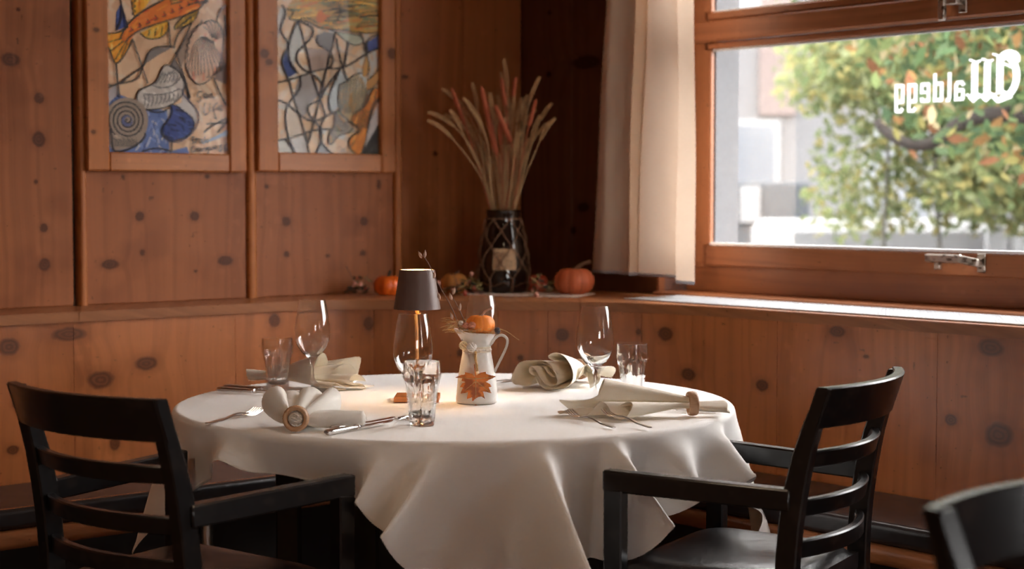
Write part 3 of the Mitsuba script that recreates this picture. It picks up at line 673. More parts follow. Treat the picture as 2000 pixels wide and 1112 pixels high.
    # leading lines
    for p in ([(245, 0), (262, 45), (228, 215)], [(262, 45), (300, 185)], [(225, 420), (235, 540), (245, 630)], [(155, 548), (240, 545), (330, 475), (398, 420), (430, 340), (490, 300), (590, 296)],
              [(155, 603), (238, 545), (320, 525), (385, 435)], [(330, 262), (388, 435), (420, 532)], [(556, 140), (566, 292)], [(590, 300), (610, 225), (705, 132)], [(566, 412), (604, 345), (700, 140)],
              [(600, 330), (640, 440), (690, 610)], [(572, 410), (640, 480), (684, 622)], [(848, 480), (885, 570), (926, 650)], [(925, 70), (932, 200)], [(870, 110), (885, 55), (935, 0)],
              [(420, 700), (500, 712), (545, 690)], [(568, 905), (566, 960)], [(385, 965), (450, 945), (560, 960)], [(780, 832), (850, 780), (942, 735)], [(800, 778), (942, 765)], [(870, 830), (905, 790), (940, 745)]):
        F.line(p, 9)
    for i in range(10): F.line([(770 + i * 17, 905 - i * 6), (800 + i * 16, 890 - i * 9)], 9, (150, 166, 184))
    # the words "Sea Life", the signature and the year, brushed
    W = lambda pts, w=6: F.line(pts, w, (66, 64, 70))
    W([(768, 575), (748, 572), (738, 600), (758, 610), (752, 632), (736, 636)]); W([(780, 600), (800, 592), (790, 580), (778, 598), (792, 612), (806, 604)]); W([(834, 586), (816, 588), (812, 602), (824, 606), (834, 588), (838, 604), (848, 600)])
    W([(786, 645), (780, 700), (784, 716), (806, 704)]); W([(816, 664), (816, 700)]); W([(816, 648), (818, 652)], 8); W([(868, 640), (846, 660), (852, 720), (862, 745), (846, 735)]); W([(834, 690), (880, 672)]); W([(876, 676), (896, 670), (894, 656), (882, 660), (878, 680), (890, 688), (904, 680)])
    W([(694, 872), (712, 866), (700, 890), (716, 898), (696, 908)]); W([(728, 868), (726, 905)]); W([(718, 880), (742, 876)]); W([(760, 880), (748, 890), (758, 902), (764, 882), (768, 902)]); W([(782, 860), (780, 900)]); W([(800, 880), (790, 890), (800, 900), (806, 888), (800, 880)])
    W([(712, 925), (694, 940), (700, 962), (720, 950), (716, 940)]); W([(730, 935), (732, 955)]); W([(752, 938), (742, 950), (754, 956), (756, 938), (760, 956)]); W([(770, 954), (772, 938), (784, 936), (788, 952)]); W([(806, 932), (796, 940), (806, 950), (808, 932), (806, 965), (794, 968)]); W([(820, 930), (824, 946), (834, 942), (836, 926)]); W([(852, 922), (844, 934), (856, 938), (858, 922), (864, 936)])
    W([(866, 948), (868, 952)], 7); W([(896, 915), (882, 922), (896, 938), (884, 955), (880, 938), (896, 918)]); W([(932, 906), (914, 926), (918, 950), (930, 944), (918, 932)])
    return F
def painting_two():
    F = Flat(sbox(155, -720, 825, 980))
    F.poly(sbox(150, -730, 830, 990), (216, 182, 144))
    scribble(F, sbox(150, -720, 830, 985), [(214, 188, 160), (198, 174, 148), (204, 196, 182), (192, 190, 182), (218, 198, 172)], 150, 40, 140, 1.2, 1.)
    for p, c in (([(240, 260), (296, 440), (238, 475), (205, 350)], (62, 78, 128)), ([(296, 100), (330, 150), (330, 230), (270, 420), (225, 260)], (186, 186, 178)), ([(420, 180), (470, 148), (528, 160), (500, 290), (430, 240)], (128, 124, 120)),
                 ([(345, 270), (500, 270), (478, 405), (375, 420)], (164, 142, 128)), ([(310, 465), (380, 450), (420, 590), (370, 650), (340, 720), (290, 640), (280, 590)], (150, 142, 136)),
                 ([(560, 400), (610, 470), (555, 540), (548, 660), (505, 690), (490, 600), (520, 500)], (176, 184, 184)), ([(735, 205), (825, 140), (825, 235), (748, 275)], (58, 80, 146)),
                 ([(165, 900), (220, 880), (280, 960), (280, 980), (160, 980)], (188, 188, 178)), ([(255, 880), (340, 850), (360, 980), (290, 980)], (190, 186, 180)), ([(440, 880), (520, 980), (405, 980)], (180, 182, 184)),
                 ([(222, 720), (262, 610), (300, 700), (330, 850), (240, 870)], (206, 190, 170)), ([(825, 560), (825, 740), (690, 980), (660, 980), (740, 800), (780, 620)], (196, 192, 190)), ([(825, 735), (825, 980), (690, 980)], (34, 36, 38))):
        F.poly(blob(p) if len(p) > 5 else Polygon(p), c)
    blk = Polygon([(825, 735), (825, 980), (690, 980)]); scribble(F, blk, [(52, 56, 56), (26, 28, 30), (60, 66, 62)], 40, 7, 40, 2.2, .4)
    # fish at the top
    fish = blob([(235, 20), (300, -60), (450, -110), (640, -120), (830, -80), (830, 120), (700, 140), (520, 130), (430, 125), (370, 95), (260, 88)])
    F.poly(fish, (190, 150, 80)); scribble(F, fish, [(222, 170, 60), (140, 120, 60), (204, 120, 50), (176, 176, 130), (120, 130, 100), (230, 190, 100)], 120, 12, 90, -.15, .35)
    for i in range(18): x, y = R_.uniform(420, 700), R_.uniform(-100, 110); F.line([(x, y), (x + 70, y - 20), (x + 150, y - 24)], 7)
    F.line([(235, 20), (262, 60), (250, 78), (290, 90), (370, 95), (430, 125), (520, 130), (700, 140), (830, 120)], 8); F.line([(300, 90), (340, 70), (420, 100)], 6); F.line([(520, 90), (560, 40), (560, -40)], 8)
    F.poly(blob([(420, 60), (450, 20), (480, 50), (450, 90), (425, 92)]), (206, 120, 44))
    tail = blob([(500, 130), (600, 150), (715, 190), (700, 215), (650, 225), (560, 170)]); F.poly(tail, (176, 180, 160)); F.line([(500, 130), (600, 150), (715, 190), (690, 220), (560, 170), (500, 130)], 6)
    # shells
    sh1 = blob([(560, 500), (620, 460), (700, 420), (735, 480), (730, 580), (700, 660), (630, 760), (560, 670), (548, 580)])
    F.poly(sh1, (176, 160, 128)); scribble(F, sh1, [(200, 190, 160), (150, 140, 110), (206, 160, 96), (130, 140, 130), (212, 204, 186)], 50, 9, 90, 1.9, .3)
    for i in range(9): F.line([(585 + i * 16, 480 - i * 6), (560 + i * 20, 570), (590 + i * 9, 690)], 5)
    F.line([(560, 500), (620, 460), (700, 420), (735, 480), (730, 580), (700, 660), (630, 760), (560, 670), (548, 580), (560, 500)], 8); F.poly(blob([(685, 435), (705, 418), (735, 470), (730, 520), (712, 470)]), (196, 200, 196))
    org = blob([(760, 540), (825, 510), (810, 600), (740, 780), (660, 970), (640, 950), (620, 870), (680, 800), (636, 750), (660, 690), (720, 640)])
    F.poly(org, (202, 122, 50)); scribble(F, org, [(222, 148, 60), (160, 84, 36), (228, 170, 90), (110, 70, 40)], 60, 9, 80, 2.0, .3); F.line([(825, 510), (760, 540), (720, 640), (660, 690), (636, 750), (680, 800), (620, 870), (640, 950), (660, 970), (740, 780), (810, 600)], 8)
    for i in range(10): F.line([(690 + i * 10, 660 + i * 2), (680 + i * 9, 720), (660 + i * 8, 790)], 4)
    sh2 = blob([(550, 670), (590, 720), (640, 790), (660, 810), (600, 830), (550, 850), (495, 910), (486, 860), (520, 790), (530, 700)])
    F.poly(sh2, (160, 150, 136)); scribble(F, sh2, [(190, 184, 172), (140, 150, 90), (200, 150, 70), (120, 112, 110)], 30, 8, 60, 1.0, .5); F.line([(550, 670), (590, 720), (640, 790), (600, 830), (550, 850), (495, 910), (486, 860), (520, 790), (530, 700), (550, 670)], 8)
    for i in range(7): F.line([(540 + i * 12, 690 + i * 16), (530 + i * 11, 760 + i * 8), (510 + i * 10, 810 + i * 2)], 5)
    org2 = blob([(735, 460), (780, 420), (830, 345), (830, 420), (800, 480), (745, 530)]); F.poly(org2, (190, 140, 80)); F.line([(735, 460), (780, 420), (830, 345)], 7); F.line([(745, 530), (800, 480), (830, 420)], 7)
    F.poly(blob([(720, 250), (738, 300), (740, 420), (718, 440), (722, 340)]), (196, 150, 84)); F.line([(718, 240), (742, 320), (738, 430)], 8)
    # leading lines
    for p in ([(205, 0), (218, 80), (196, 170), (240, 250), (205, 350), (240, 480), (270, 600), (300, 700), (340, 850), (365, 970)], [(155, 512), (300, 465), (380, 430), (480, 400), (580, 385), (650, 345), (750, 270), (825, 235)],
              [(300, 95), (250, 240), (255, 370), (300, 440)], [(300, 95), (345, 250), (380, 430)], [(310, 100), (395, 160), (340, 250), (290, 330), (330, 410), (375, 430)], [(530, 160), (500, 300), (450, 520), (400, 745), (360, 900)],
              [(420, 180), (430, 240), (500, 290), (518, 340), (480, 400)], [(540, 190), (580, 385), (608, 470)], [(615, 210), (590, 370)], [(380, 440), (440, 490), (460, 560), (430, 610), (380, 640), (385, 740)], [(390, 455), (430, 590), (470, 720)],
              [(560, 400), (500, 490), (430, 610)], [(560, 400), (520, 500), (490, 600), (505, 690)], [(155, 628), (270, 680), (390, 755), (480, 715), (540, 685)], [(310, 465), (300, 560), (235, 660), (222, 760), (240, 870), (275, 960)], [(155, 890), (260, 868), (360, 830), (500, 808)],
              [(390, 755), (440, 820), (440, 880), (405, 970)], [(470, 720), (440, 780), (440, 880), (520, 975)], [(220, 880), (255, 930), (275, 970)], [(345, 850), (355, 930)], [(690, 135), (740, 270)], [(825, 560), (780, 640), (740, 790)], [(748, 275), (735, 205), (825, 140)]):
        F.line(p, 10.5)
    F.line([(540, 940), (560, 925), (580, 945), (600, 920), (620, 940)], 4, (150, 130, 110)); F.line([(560, 962), (590, 955), (620, 965)], 4, (150, 130, 110))
    return F
def picture(key, a0, a1, ga0, ga1, z0, gz0, flat, ox, oy, sc, px0, px1, pz, label, plabel):
    """frame of four pieces, painting and glass; the painting's own units are mapped onto the wall"""
    ZT = 2.28
    P = LP
    add(f'{key}__stile', fbox(P, a0, ga0 + .002, .001, .032, z0, ZT, .004), 'm_frame_v', 20)
    add(f'{key}__stile', fbox(P, ga1 - .002, a1, .001, .032, z0, ZT, .004), 'm_frame_v', 20)
    add(f'{key}__rail', fbox(P, ga0 + .0025, ga1 - .0025, .001, .031, z0 + .0004, gz0, .004), 'm_frame_h', 20)
    add(f'{key}__rail', fbox(P, ga0 + .0025, ga1 - .0025, .001, .031, ZT - .06, ZT, .004), 'm_frame_h', 20)
    v, f, c = flat.mesh()
    px = ox + v[:, 0] / sc; py = oy + v[:, 1] / sc
    a = ga0 + (px - px0) / (px1 - px0) * (ga1 - ga0)
    z = gz0 - (py - pz) * .001513
    V = np.array([LP(aa, .010 + oo, zz) for aa, oo, zz in zip(a, v[:, 2], z)])
    keep = tm(V, f)
    add(f'{key}__painting', keep, 'm_vc', False, label=plabel, color=c)
    add(f'{key}__backing', fbox(P, ga0 - .01, ga1 + .01, .002, .010, gz0 - .01, ZT - .05, .0005), 'm_paper', 20)
    q = [P(ga0 - .001, .022, gz0 - .001), P(ga1 + .001, .022, gz0 - .001), P(ga1 + .001, .022, ZT - .055), P(ga0 - .001, .022, ZT - .055)]
    add(f'{key}__glass', tm(q, [[0, 1, 2], [0, 2, 3]]), 'm_picture_glass', False, label='glass over the painting')
    note(key, label, 'picture', 'framed sea paintings')
picture(thing('framed_painting', None, None), -1.658, -1.132, -1.5903, -1.1883, 1.302, 1.357, painting_one(), 160, 0, 3.272, 210, 447, 297,
        'wood framed painting of an orange fish, snail shell and the words Sea Life', 'painting of fish and shells in black outlines on tan, with brushed writing')
picture(thing('framed_painting', None, None), -1.090, -.5675, -1.0187, -.6219, 1.3055, 1.365, painting_two(), 490, 0, 3.223, 540, 743, 301,
        'wood framed painting of shells and crossing black lines, its lower right corner black', 'painting of shells and a fish with crossing black lines')

# ------------------------------------------------------------------ table and cloth
TC = np.array([-.133, 3.93, 0.]); TR = .65; TZ = .75
tb = thing('round_table', 'round dining table hidden under the white cloth in the corner of the bench', 'table')
m = closed_lathe([(0, TZ - .03), (TR - .02, TZ - .03), (TR - .008, TZ - .024), (TR - .005, TZ - .015), (TR - .008, TZ - .006), (TR - .016, TZ - .003), (0, TZ - .003)], 96, TC)
add(f'{tb}__tabletop', m, 'm_lacquer', 30)
for a in (247, 337, 67, 157):
    c = TC + .45 * np.array([math.cos(math.radians(a)), math.sin(math.radians(a)), 0])
    add(f'{tb}__leg', wbox(c[0] - .028, c[0] + .028, c[1] - .028, c[1] + .028, 0, TZ - .030, .004), 'm_lacquer', 20)

def tablecloth():
    e1, e2 = math.radians(-124), math.radians(-34)
    u1, u2 = np.array([math.cos(e1), math.sin(e1)]), np.array([math.cos(e2), math.sin(e2)])
    lim = [(.735, u1), (.81, u2), (.765, -u1), (.69, -u2)]
    # outward lean of the hanging cloth by direction (degrees): ridges and valleys
    K = [(-178, 6), (-166, 16), (-155, 4), (-146, -2), (-138, 12), (-132.5, 46), (-128, 8), (-121, -12), (-111, -14), (-104, 4), (-100, 40), (-97, 14), (-94, 12), (-90.5, 42), (-87, 2), (-83, -15), (-79, -14), (-76, 8), (-73, 44), (-70, 10), (-67, -15), (-62, -14), (-58.5, 44), (-55.5, -4), (-50, -13),
         (-46, 16), (-42, 26), (-37, 0), (-32.5, 10), (-28, 38), (-24, 4), (-15, -4), (-7, 14), (3, 10), (13, 22), (20, 24), (27, 12), (40, 5), (52, 16), (62, 7), (78, 6), (92, 20), (107, 22), (118, 7), (134, 6), (150, 12), (164, 7)]
    th, ph = np.array([k[0] for k in K], float), np.array([k[1] for k in K], float)
    cs = CubicSpline(np.r_[th, th[0] + 360], np.r_[ph, ph[0]], bc_type='periodic')
    NT = 1080
    ang = np.linspace(-180, 180, NT, endpoint=False)
    phi = np.radians(np.clip(cs(np.where(ang < th[0], ang + 360, ang)), -16.0, 48))
    A = np.radians(ang); d = np.stack([np.cos(A), np.sin(A)], 1)
    ext = np.min([L / np.maximum(d @ u, 1e-6) for L, u in lim], axis=0)
    k = np.exp(-np.linspace(-2, 2, 9) ** 2); k /= k.sum()
    ext = np.convolve(np.r_[ext[-4:], ext, ext[:4]], k, 'valid')
    drop = ext - TR
    lean = np.zeros(NT)                              # sideways drift of the folds, radians per metre
    for a0, w, s in ((-99, 5, -.40), (-90, 5, -.62), (-57, 10, .22), (-131, 9, .30), (-73, 6, .10), (-27, 7, .12)):
        lean += s * np.exp(-((ang - a0) / w) ** 2)
    ring = list(np.linspace(0.02, TR - .014, 26))
    rows = []
    for r in ring:
        z = TZ + .0015 * (meshkit.fbm(np.c_[d * r * 4 + TC[:2], np.zeros(NT)], 3, seed=4) - .5)
        rows.append(np.c_[TC[0] + d[:, 0] * r, TC[1] + d[:, 1] * r, z * np.ones(NT)])
    er = .014                                        # soft edge
    for t in np.linspace(.2, 1, 5):
        b = t * (PI / 2 - phi)
        rr = TR - er + er * np.sin(b); zz = TZ - er * (1 - np.cos(b))
        rows.append(np.c_[TC[0] + d[:, 0] * rr, TC[1] + d[:, 1] * rr, zz])
    b = PI / 2 - phi; r0 = TR - er + er * np.sin(b); z0 = TZ - er * (1 - np.cos(b))
    L = np.maximum(drop - .018, .01)
    for t in np.linspace(.03, 1, 46):
        s = L * t
        soft = np.minimum(1, s / .05)
        out = s * np.sin(phi) * (.7 + .3 * soft)
        rr = r0 + out; zz = z0 - np.sqrt(np.maximum(s * s - out * out, 0))
        wob = .004 * (meshkit.fbm(np.c_[np.cos(A) * 3, np.sin(A) * 3, s * 6], 3, seed=9) - .5) * np.minimum(1, s * 14)
        aa = A + lean * s
        rr = rr + wob
        rows.append(np.c_[TC[0] + np.cos(aa) * rr, TC[1] + np.sin(aa) * rr, zz])
    V = np.stack(rows)                                # (rings, NT, 3)
    n = len(V)
    f = grid_faces(n, NT, False, True)[:, ::-1]
    c = np.array([[TC[0], TC[1], TZ]])
    i = np.arange(NT); fan = np.stack([np.full(NT, n * NT), i, (i + 1) % NT], -1)
    top = tm(np.vstack([V.reshape(-1, 3), c]), np.vstack([f, fan]))
    hem = V[-5:] + 0
    return top, V
clm, clV = tablecloth()
tc = thing('tablecloth', 'white square tablecloth draped in folds over the round table', 'tablecloth')
add(f'{tc}__sheet', clm, 'm_cloth', True)
hemV = clV[-4:-1].copy()
cen = np.r_[TC[:2], 0]
dirs = hemV[..., :2] - TC[:2]; dirs /= np.linalg.norm(dirs, axis=2, keepdims=True)
hemV[..., :2] += dirs * np.array([.0012, .0020, .0014])[:, None, None]
add(f'{tc}__hem', tm(hemV.reshape(-1, 3), grid_faces(3, hemV.shape[1], False, True)[:, ::-1]), 'm_cloth', True)

# ------------------------------------------------------------------ chairs
def build_chair():
    """parts of the chair in its own axes: x to the sitter's right, y forward, z up; the back posts stand near y = 0"""
    parts = []
    wb, wf = .205, .248
    def post(x):
        pts = [(-.045, 0), (-.012, .42), (-.02, .62), (-.088, .873)]
        cs = smooth_curve([(0, y, z) for y, z in pts], 14)
        V = []
        for i, p in enumerate(cs):
            w = .016; dth = .021 if p[2] < .7 else .021 - .008 * (p[2] - .7) / .17
            c = .003
            V.append([(x + a, p[1] + b, p[2]) for a, b in ((-w + c, -dth), (w - c, -dth), (w, -dth + c), (w, dth - c), (w - c, dth), (-w + c, dth), (-w, dth - c), (-w, -dth + c))])
        V = np.array(V); k = V.shape[1]
        f = grid_faces(len(V), k, False, True)
        caps = [[0, i, i + 1] for i in range(1, k - 1)] + [[(len(V) - 1) * k, (len(V) - 1) * k + i + 1, (len(V) - 1) * k + i] for i in range(1, k - 1)]
        m = tm(V.reshape(-1, 3), np.vstack([f, caps])); m.fix_normals(); return m
    parts += [('back_post', post(-wb), 'm_lacquer'), ('back_post', post(wb), 'm_lacquer')]
    def back_y(z): return float(np.interp(z, [0, .42, .62, .70, .78, .873], [-.045, -.012, -.02, -.036, -.058, -.088]))
    def rail(z0, z1, th, bulge, half):
        V = []
        for t in np.linspace(-1, 1, 29):
            x = t * half; b = -bulge * (1 - t * t)
            row = []
            for o, z in ((-th / 2 + .002, z0), (th / 2 - .002, z0), (th / 2, z0 + .002), (th / 2, z1 - .003), (th / 2 - .003, z1), (-th / 2 + .003, z1), (-th / 2, z1 - .003), (-th / 2, z0 + .002)):
                row.append((x, back_y(z) + b + o + .004, z))
            V.append(row)
        V = np.array(V); k = V.shape[1]
        f = grid_faces(len(V), k, False, True)
        caps = [[0, i, i + 1] for i in range(1, k - 1)] + [[(len(V) - 1) * k, (len(V) - 1) * k + i + 1, (len(V) - 1) * k + i] for i in range(1, k - 1)]
        m = tm(V.reshape(-1, 3), np.vstack([f, caps])); m.fix_normals(); return m
    parts.append(('top_rail', rail(.797, .876, .024, .050, wb + .018), 'm_lacquer'))
    for z in (.735, .640, .560): parts.append(('back_rail', rail(z - .018, z + .016, .019, .046, wb - .012), 'm_lacquer'))
    for s in (-1, 1):
        p = lambda x, y, z: (s * x, y, z)
        A = [p(wb - .0 + a, .0 + 0, z) for a in (0, 0) for z in (0, 0)]
        arm = hexa([p(x + o, y, z + dz) for (x, y, z) in ((wb + .006, -.022, .672), (wf, .352, .684)) for o in (-.015, .017) for dz in (-.034, .008)], .0035)
        parts.append(('armrest', arm, 'm_lacquer'))
        leg = hexa([p(wf + o, .330 + q, z) for o in (-.016, .016) for q in (-.020, .020) for z in (0, .655)], .003)
        parts.append(('front_leg', leg, 'm_lacquer'))
        parts.append(('side_rail', hexa([p(x + o, y, z) for (x, y) in ((wb, .0), (wf, .32)) for o in (-.011, .011) for z in (.395, .453)], .002), 'm_lacquer'))
    parts.append(('front_rail', hexa([(x, .33 + o, z) for x in (-wf, wf) for o in (-.011, .011) for z in (.395, .453)], .002), 'm_lacquer'))
    # upholstered seat: a soft slab, crowned on top
    n = 25
    X, Y = np.meshgrid(np.linspace(-1, 1, n), np.linspace(-1, 1, n), indexing='ij')
    R4 = (np.abs(X) ** 6 + np.abs(Y) ** 6)
    yy = .165 + Y * .182; hw = wb - .012 + (wf - wb) * (yy / .33)
    top = .487 + .026 * np.clip(1 - R4, 0, 1) ** .5 - .004 * np.exp(-((X + .2) ** 2 + Y ** 2) * 4)
    Vt = np.stack([X * hw, yy, top], -1)
    Vb = np.stack([X * (hw - .004), yy, np.full_like(X, .452)], -1)
    v = np.vstack([Vt.reshape(-1, 3), Vb.reshape(-1, 3)]); f = grid_faces(n, n); kk = n * n
    edge = np.concatenate([np.arange(n), np.arange(1, n) * n + n - 1, (n - 1) * n + np.arange(n - 2, -1, -1), np.arange(n - 2, 0, -1) * n]); e2 = np.roll(edge, -1)
    m = tm(v, np.vstack([f, f[:, ::-1] + kk, np.stack([edge, edge + kk, e2 + kk], -1), np.stack([edge, e2 + kk, e2], -1)])); m.fix_normals()
    parts.append(('seat', m, 'm_leather'))
    return parts
CHAIR = build_chair()
CH_PLY = [(n, mikit.ply(m, b, smooth=35)) for n, m, b in CHAIR]
def chair(O, f, label, group='black armchairs at the tables'):
    """O: floor point below the middle of the back; f: facing direction"""
    f = np.array(f, float); f /= np.linalg.norm(f)
    M = np.eye(4); M[:3, 0] = (f[1], -f[0], 0); M[:3, 1] = (f[0], f[1], 0); M[:3, 2] = (0, 0, 1); M[:3, 3] = (*O, 0)
    key = thing('armchair', label, 'chair', group)
    for n, p in CH_PLY:
        k, i = f'{key}__{n}', 1
        while k in scene: k = f'{key}__{n}_{i:03d}'; i += 1
        scene[k] = {**p, 'to_world': T(M)}
        if n == 'seat': note(k, 'black leather seat')
def chair_at(mid, f, label):
    """mid: where the middle of the straight line between the top rail's ends stands"""
    f = np.array(f, float); f /= np.linalg.norm(f)
    chair(np.array(mid) + f * .088, f, label)
chair_at((-.785, 3.07), (.636, .773), 'black ladder-back armchair at the left front of the table, back to the viewer')
chair_at((.690, 3.30), (-.862, .507), 'black ladder-back armchair at the right of the table, seen from its side')
chair_at((.650, 2.034), (.60, -.80), 'blurred black chair at the bottom right edge, only its top rail and post in view')

# ------------------------------------------------------------------ table lamp
lx, ly = -.222, 3.945
lp = thing('table_lamp', 'small cordless table lamp with a dark brown metal shade and square base', 'lamp')
add(f'{lp}__base', wbox(lx - .052, lx + .052, ly - .05, ly + .05, .7515, .7635, .0015), 'm_copper', 20)
add(f'{lp}__stem', tube([(lx, ly, .7635), (lx, ly, 1.045)], .0046, 12), 'm_rod', 30)
prof = [(.055, .966), (.0407, 1.058), (.0394, 1.058), (.0537, .966), (.055, .966)]
add(f'{lp}__shade', lathe(prof, 64, (lx, ly, 0)), 'm_shade', 30)
add(f'{lp}__shade_lining', lathe([(.0532, .9675), (.0390, 1.0575)], 64, (lx, ly, 0)), 'm_shade_in', True, label='pale inside of the shade')
add(f'{lp}__spider', cat_([tube([(lx - .0392, ly, 1.046), (lx + .0392, ly, 1.046)], .0015, 6), tube([(lx, ly - .0392, 1.046), (lx, ly + .0392, 1.046)], .0015, 6)]), 'm_copper', 30)
bulb = closed_lathe([(0, 1.0), (.012, 1.002), (.017, 1.012), (.017, 1.022), (.010, 1.032), (0, 1.034)], 24, (lx, ly, 0))
k = add(f'{lp}__bulb', bulb, 'm_white', True, label='lit warm bulb inside the shade')
scene[k]['emitter'] = {'type': 'area', 'radiance': rgb(BULB, BULB * .60, BULB * .30)}

# ------------------------------------------------------------------ pitcher and what stands in it
px_, py_, pz_ = -.0815, 3.90, .7512
pit = thing('enamel_pitcher', 'white enamel pitcher with a spout, filled with autumn decoration', 'pitcher')
def pitcher_body():
    prof = [(0, 0), (.044, 0), (.0475, .002), (.0488, .006), (.0470, .03), (.0425, .066), (.0370, .098), (.0325, .120), (.0312, .130), (.0315, .137), (.035, .147), (.0395, .156), (.0430, .1625), (.0437, .1640), (.0430, .1645), (.0415, .1620), (.037, .153), (.033, .143), (.0295, .136), (.0290, .130), (.0300, .120), (.034, .098), (.040, .05), (.043, .01), (.040, .006), (0, .006)]
    n = 72; ang = np.arange(n) * 2 * PI / n
    V = []
    for r, z in prof:
        k = smooth01((z - .135) / .03)
        sp = np.exp(-((np.degrees(np.arctan2(np.sin(ang - PI * 1.02), np.cos(ang - PI * 1.02)))) / 30.) ** 2)
        rr = r + k * sp * .0105; zz = z + k * (.006 * sp - .0035 * np.cos(ang) * 1.0)
        V.append(np.stack([px_ + rr * np.cos(ang), py_ + rr * np.sin(ang), pz_ + zz + 0 * ang], 1))
    V = np.array(V)
    m = tm(V.reshape(-1, 3), grid_faces(len(prof), n, False, True)[:, ::-1]); m = trimesh.Trimesh(m.vertices, m.faces, process=True); m.update_faces(m.nondegenerate_faces()); m.fix_normals()
    return m
add(f'{pit}__body', pitcher_body(), 'm_enamel', 50)
hp = smooth_curve([(.031, .134), (.044, .151), (.054, .157), (.063, .1555), (.0705, .147), (.0695, .132), (.061, .112), (.05, .090), (.0410, .071)], 40)
V = []
for i, (x, z) in enumerate(hp):
    t = np.gradient(hp, axis=0)[i]; t /= np.linalg.norm(t); nx, nz = -t[1], t[0]
    V.append([(px_ + x + nx * a, py_ + b, pz_ + z + nz * a) for a, b in ((-.0026, -.006), (-.0032, 0), (-.0026, .006), (.0026, .007), (.0020, 0), (.0026, -.007))])
V = np.array(V); m = tm(V.reshape(-1, 3), grid_faces(len(V), 6, False, True)); m.fix_normals()
add(f'{pit}__handle', m, 'm_enamel', 50)
def on_neck(x, z, r=.0335): return (px_ + x, py_ - math.sqrt(max(r * r - x * x, 1e-5)), pz_ + z)
add(f'{pit}__ribbon', lathe([(.0338, .1185), (.0328, .125), (.0325, .1315), (.0318, .1315), (.0330, .1185), (.0338, .1185)], 48, (px_, py_, pz_)), 'm_ribbon', 40, label='beige ribbon round the neck')
for i in range(8):
    x = .003 + i * .0046 if i < 7 else .0335
    add(f'{pit}__pearl', ball(on_neck(min(x, .0325), .1245, .0352), .0029, 2), 'm_pearl', True)
def flower(c, r, mat, key, lab):
    ms = [ball(c, r * .72, 2)]
    for i in range(46):
        a, b = i * 2.39996, 1 - 2 * (i + .5) / 46
        q = np.array([math.sqrt(1 - b * b) * math.cos(a), math.sqrt(1 - b * b) * math.sin(a), b])
        ms.append(ball(np.array(c) + q * r * .78, r * .27, 1, (1, 1, .8)))
    add(key, cat_(ms), mat, True, label=lab)
flower(on_neck(-.011, .1325, .044), .0118, 'm_flower_white', f'{pit}__flower', 'white crocheted ball flower')
flower(on_neck(-.030, .1345, .036), .0108, 'm_flower_cream', f'{pit}__flower', 'cream ball flower')
st = [on_neck(-.001, .122, .0365), (px_ - .002, py_ - .0405, pz_ + .105), (px_ + .0015, py_ - .0455, pz_ + .085), (px_ + .001, py_ - .0475, pz_ + .070)]
sc_ = smooth_curve(st, 50); t, A, B = frames(sc_)
w_ = np.arange(50) * .75
add(f'{pit}__cord', cat_([tube(sc_ + A * .0017 * np.cos(w_ + p)[:, None] + B * .0017 * np.sin(w_ + p)[:, None], .0015, 6) for p in (0, PI)]), 'm_straw', True, label='twisted straw-coloured cord')
for x, z in ((.002, .0745), (.0018, .067), (.0008, .061)): add(f'{pit}__bead', ball((px_ + x, py_ - .0505, pz_ + z), .0042, 2), 'm_flower_cream', True, label='wooden bead on the cord')
LEAF = [(335, 1045), (318, 1015), (300, 1010), (300, 955), (250, 975), (262, 905), (230, 918), (190, 922), (215, 862), (185, 858), (205, 825), (240, 810), (200, 800), (205, 775), (140, 768), (190, 745), (232, 738), (235, 715), (300, 730), (326, 765), (330, 745), (318, 660), (316, 640), (326, 640), (338, 745), (360, 735), (380, 720), (430, 712), (430, 730),
        (460, 740), (525, 758), (455, 790), (445, 800), (425, 805), (470, 830), (480, 855), (455, 860), (480, 918), (440, 905), (400, 900), (420, 970), (385, 950), (365, 955), (368, 1000), (350, 1010)]
def leaf_mesh(g, th, bend):
    m = trimesh.creation.extrude_polygon(g, th, engine='earcut').subdivide().subdivide()
    v = m.vertices.copy()
    X, Z, D = v[:, 0].copy(), v[:, 1].copy(), v[:, 2].copy()
    m.vertices = np.c_[X, D + bend(X, Z), Z]; m.fix_normals(); return m
lg = Polygon([((x - 340) * .000244, (1030 - y) * .000244) for x, y in LEAF])
lm = leaf_mesh(lg, .0011, lambda X, Z: 1.3 * X * X - .18 * (Z - .03) + .0012 * np.sin(X * 160))
lm.apply_translation([px_, py_ - .0505, pz_])
add(f'{pit}__maple_leaf', lm, 'm_leaf_tag', 30, label='rust brown maple leaf tag with dark veins')
veins = []
for (a, b) in (((335, 760), (335, 1030)), ((335, 780), (160, 768)), ((335, 780), (505, 760)), ((335, 800), (205, 915)), ((335, 800), (470, 910))):
    P = np.linspace(a, b, 8); X = (P[:, 0] - 340) * .000244; Z = (1030 - P[:, 1]) * .000244
    veins.append(tube(np.c_[px_ + X, py_ - .0507 + 1.3 * X * X - .18 * (Z - .03) + .0012 * np.sin(X * 160), pz_ + Z], np.linspace(.0011, .0004, 8), 6))
add(f'{pit}__leaf_veins', cat_(veins), 'm_wheat', True, label='pale leaf veins')

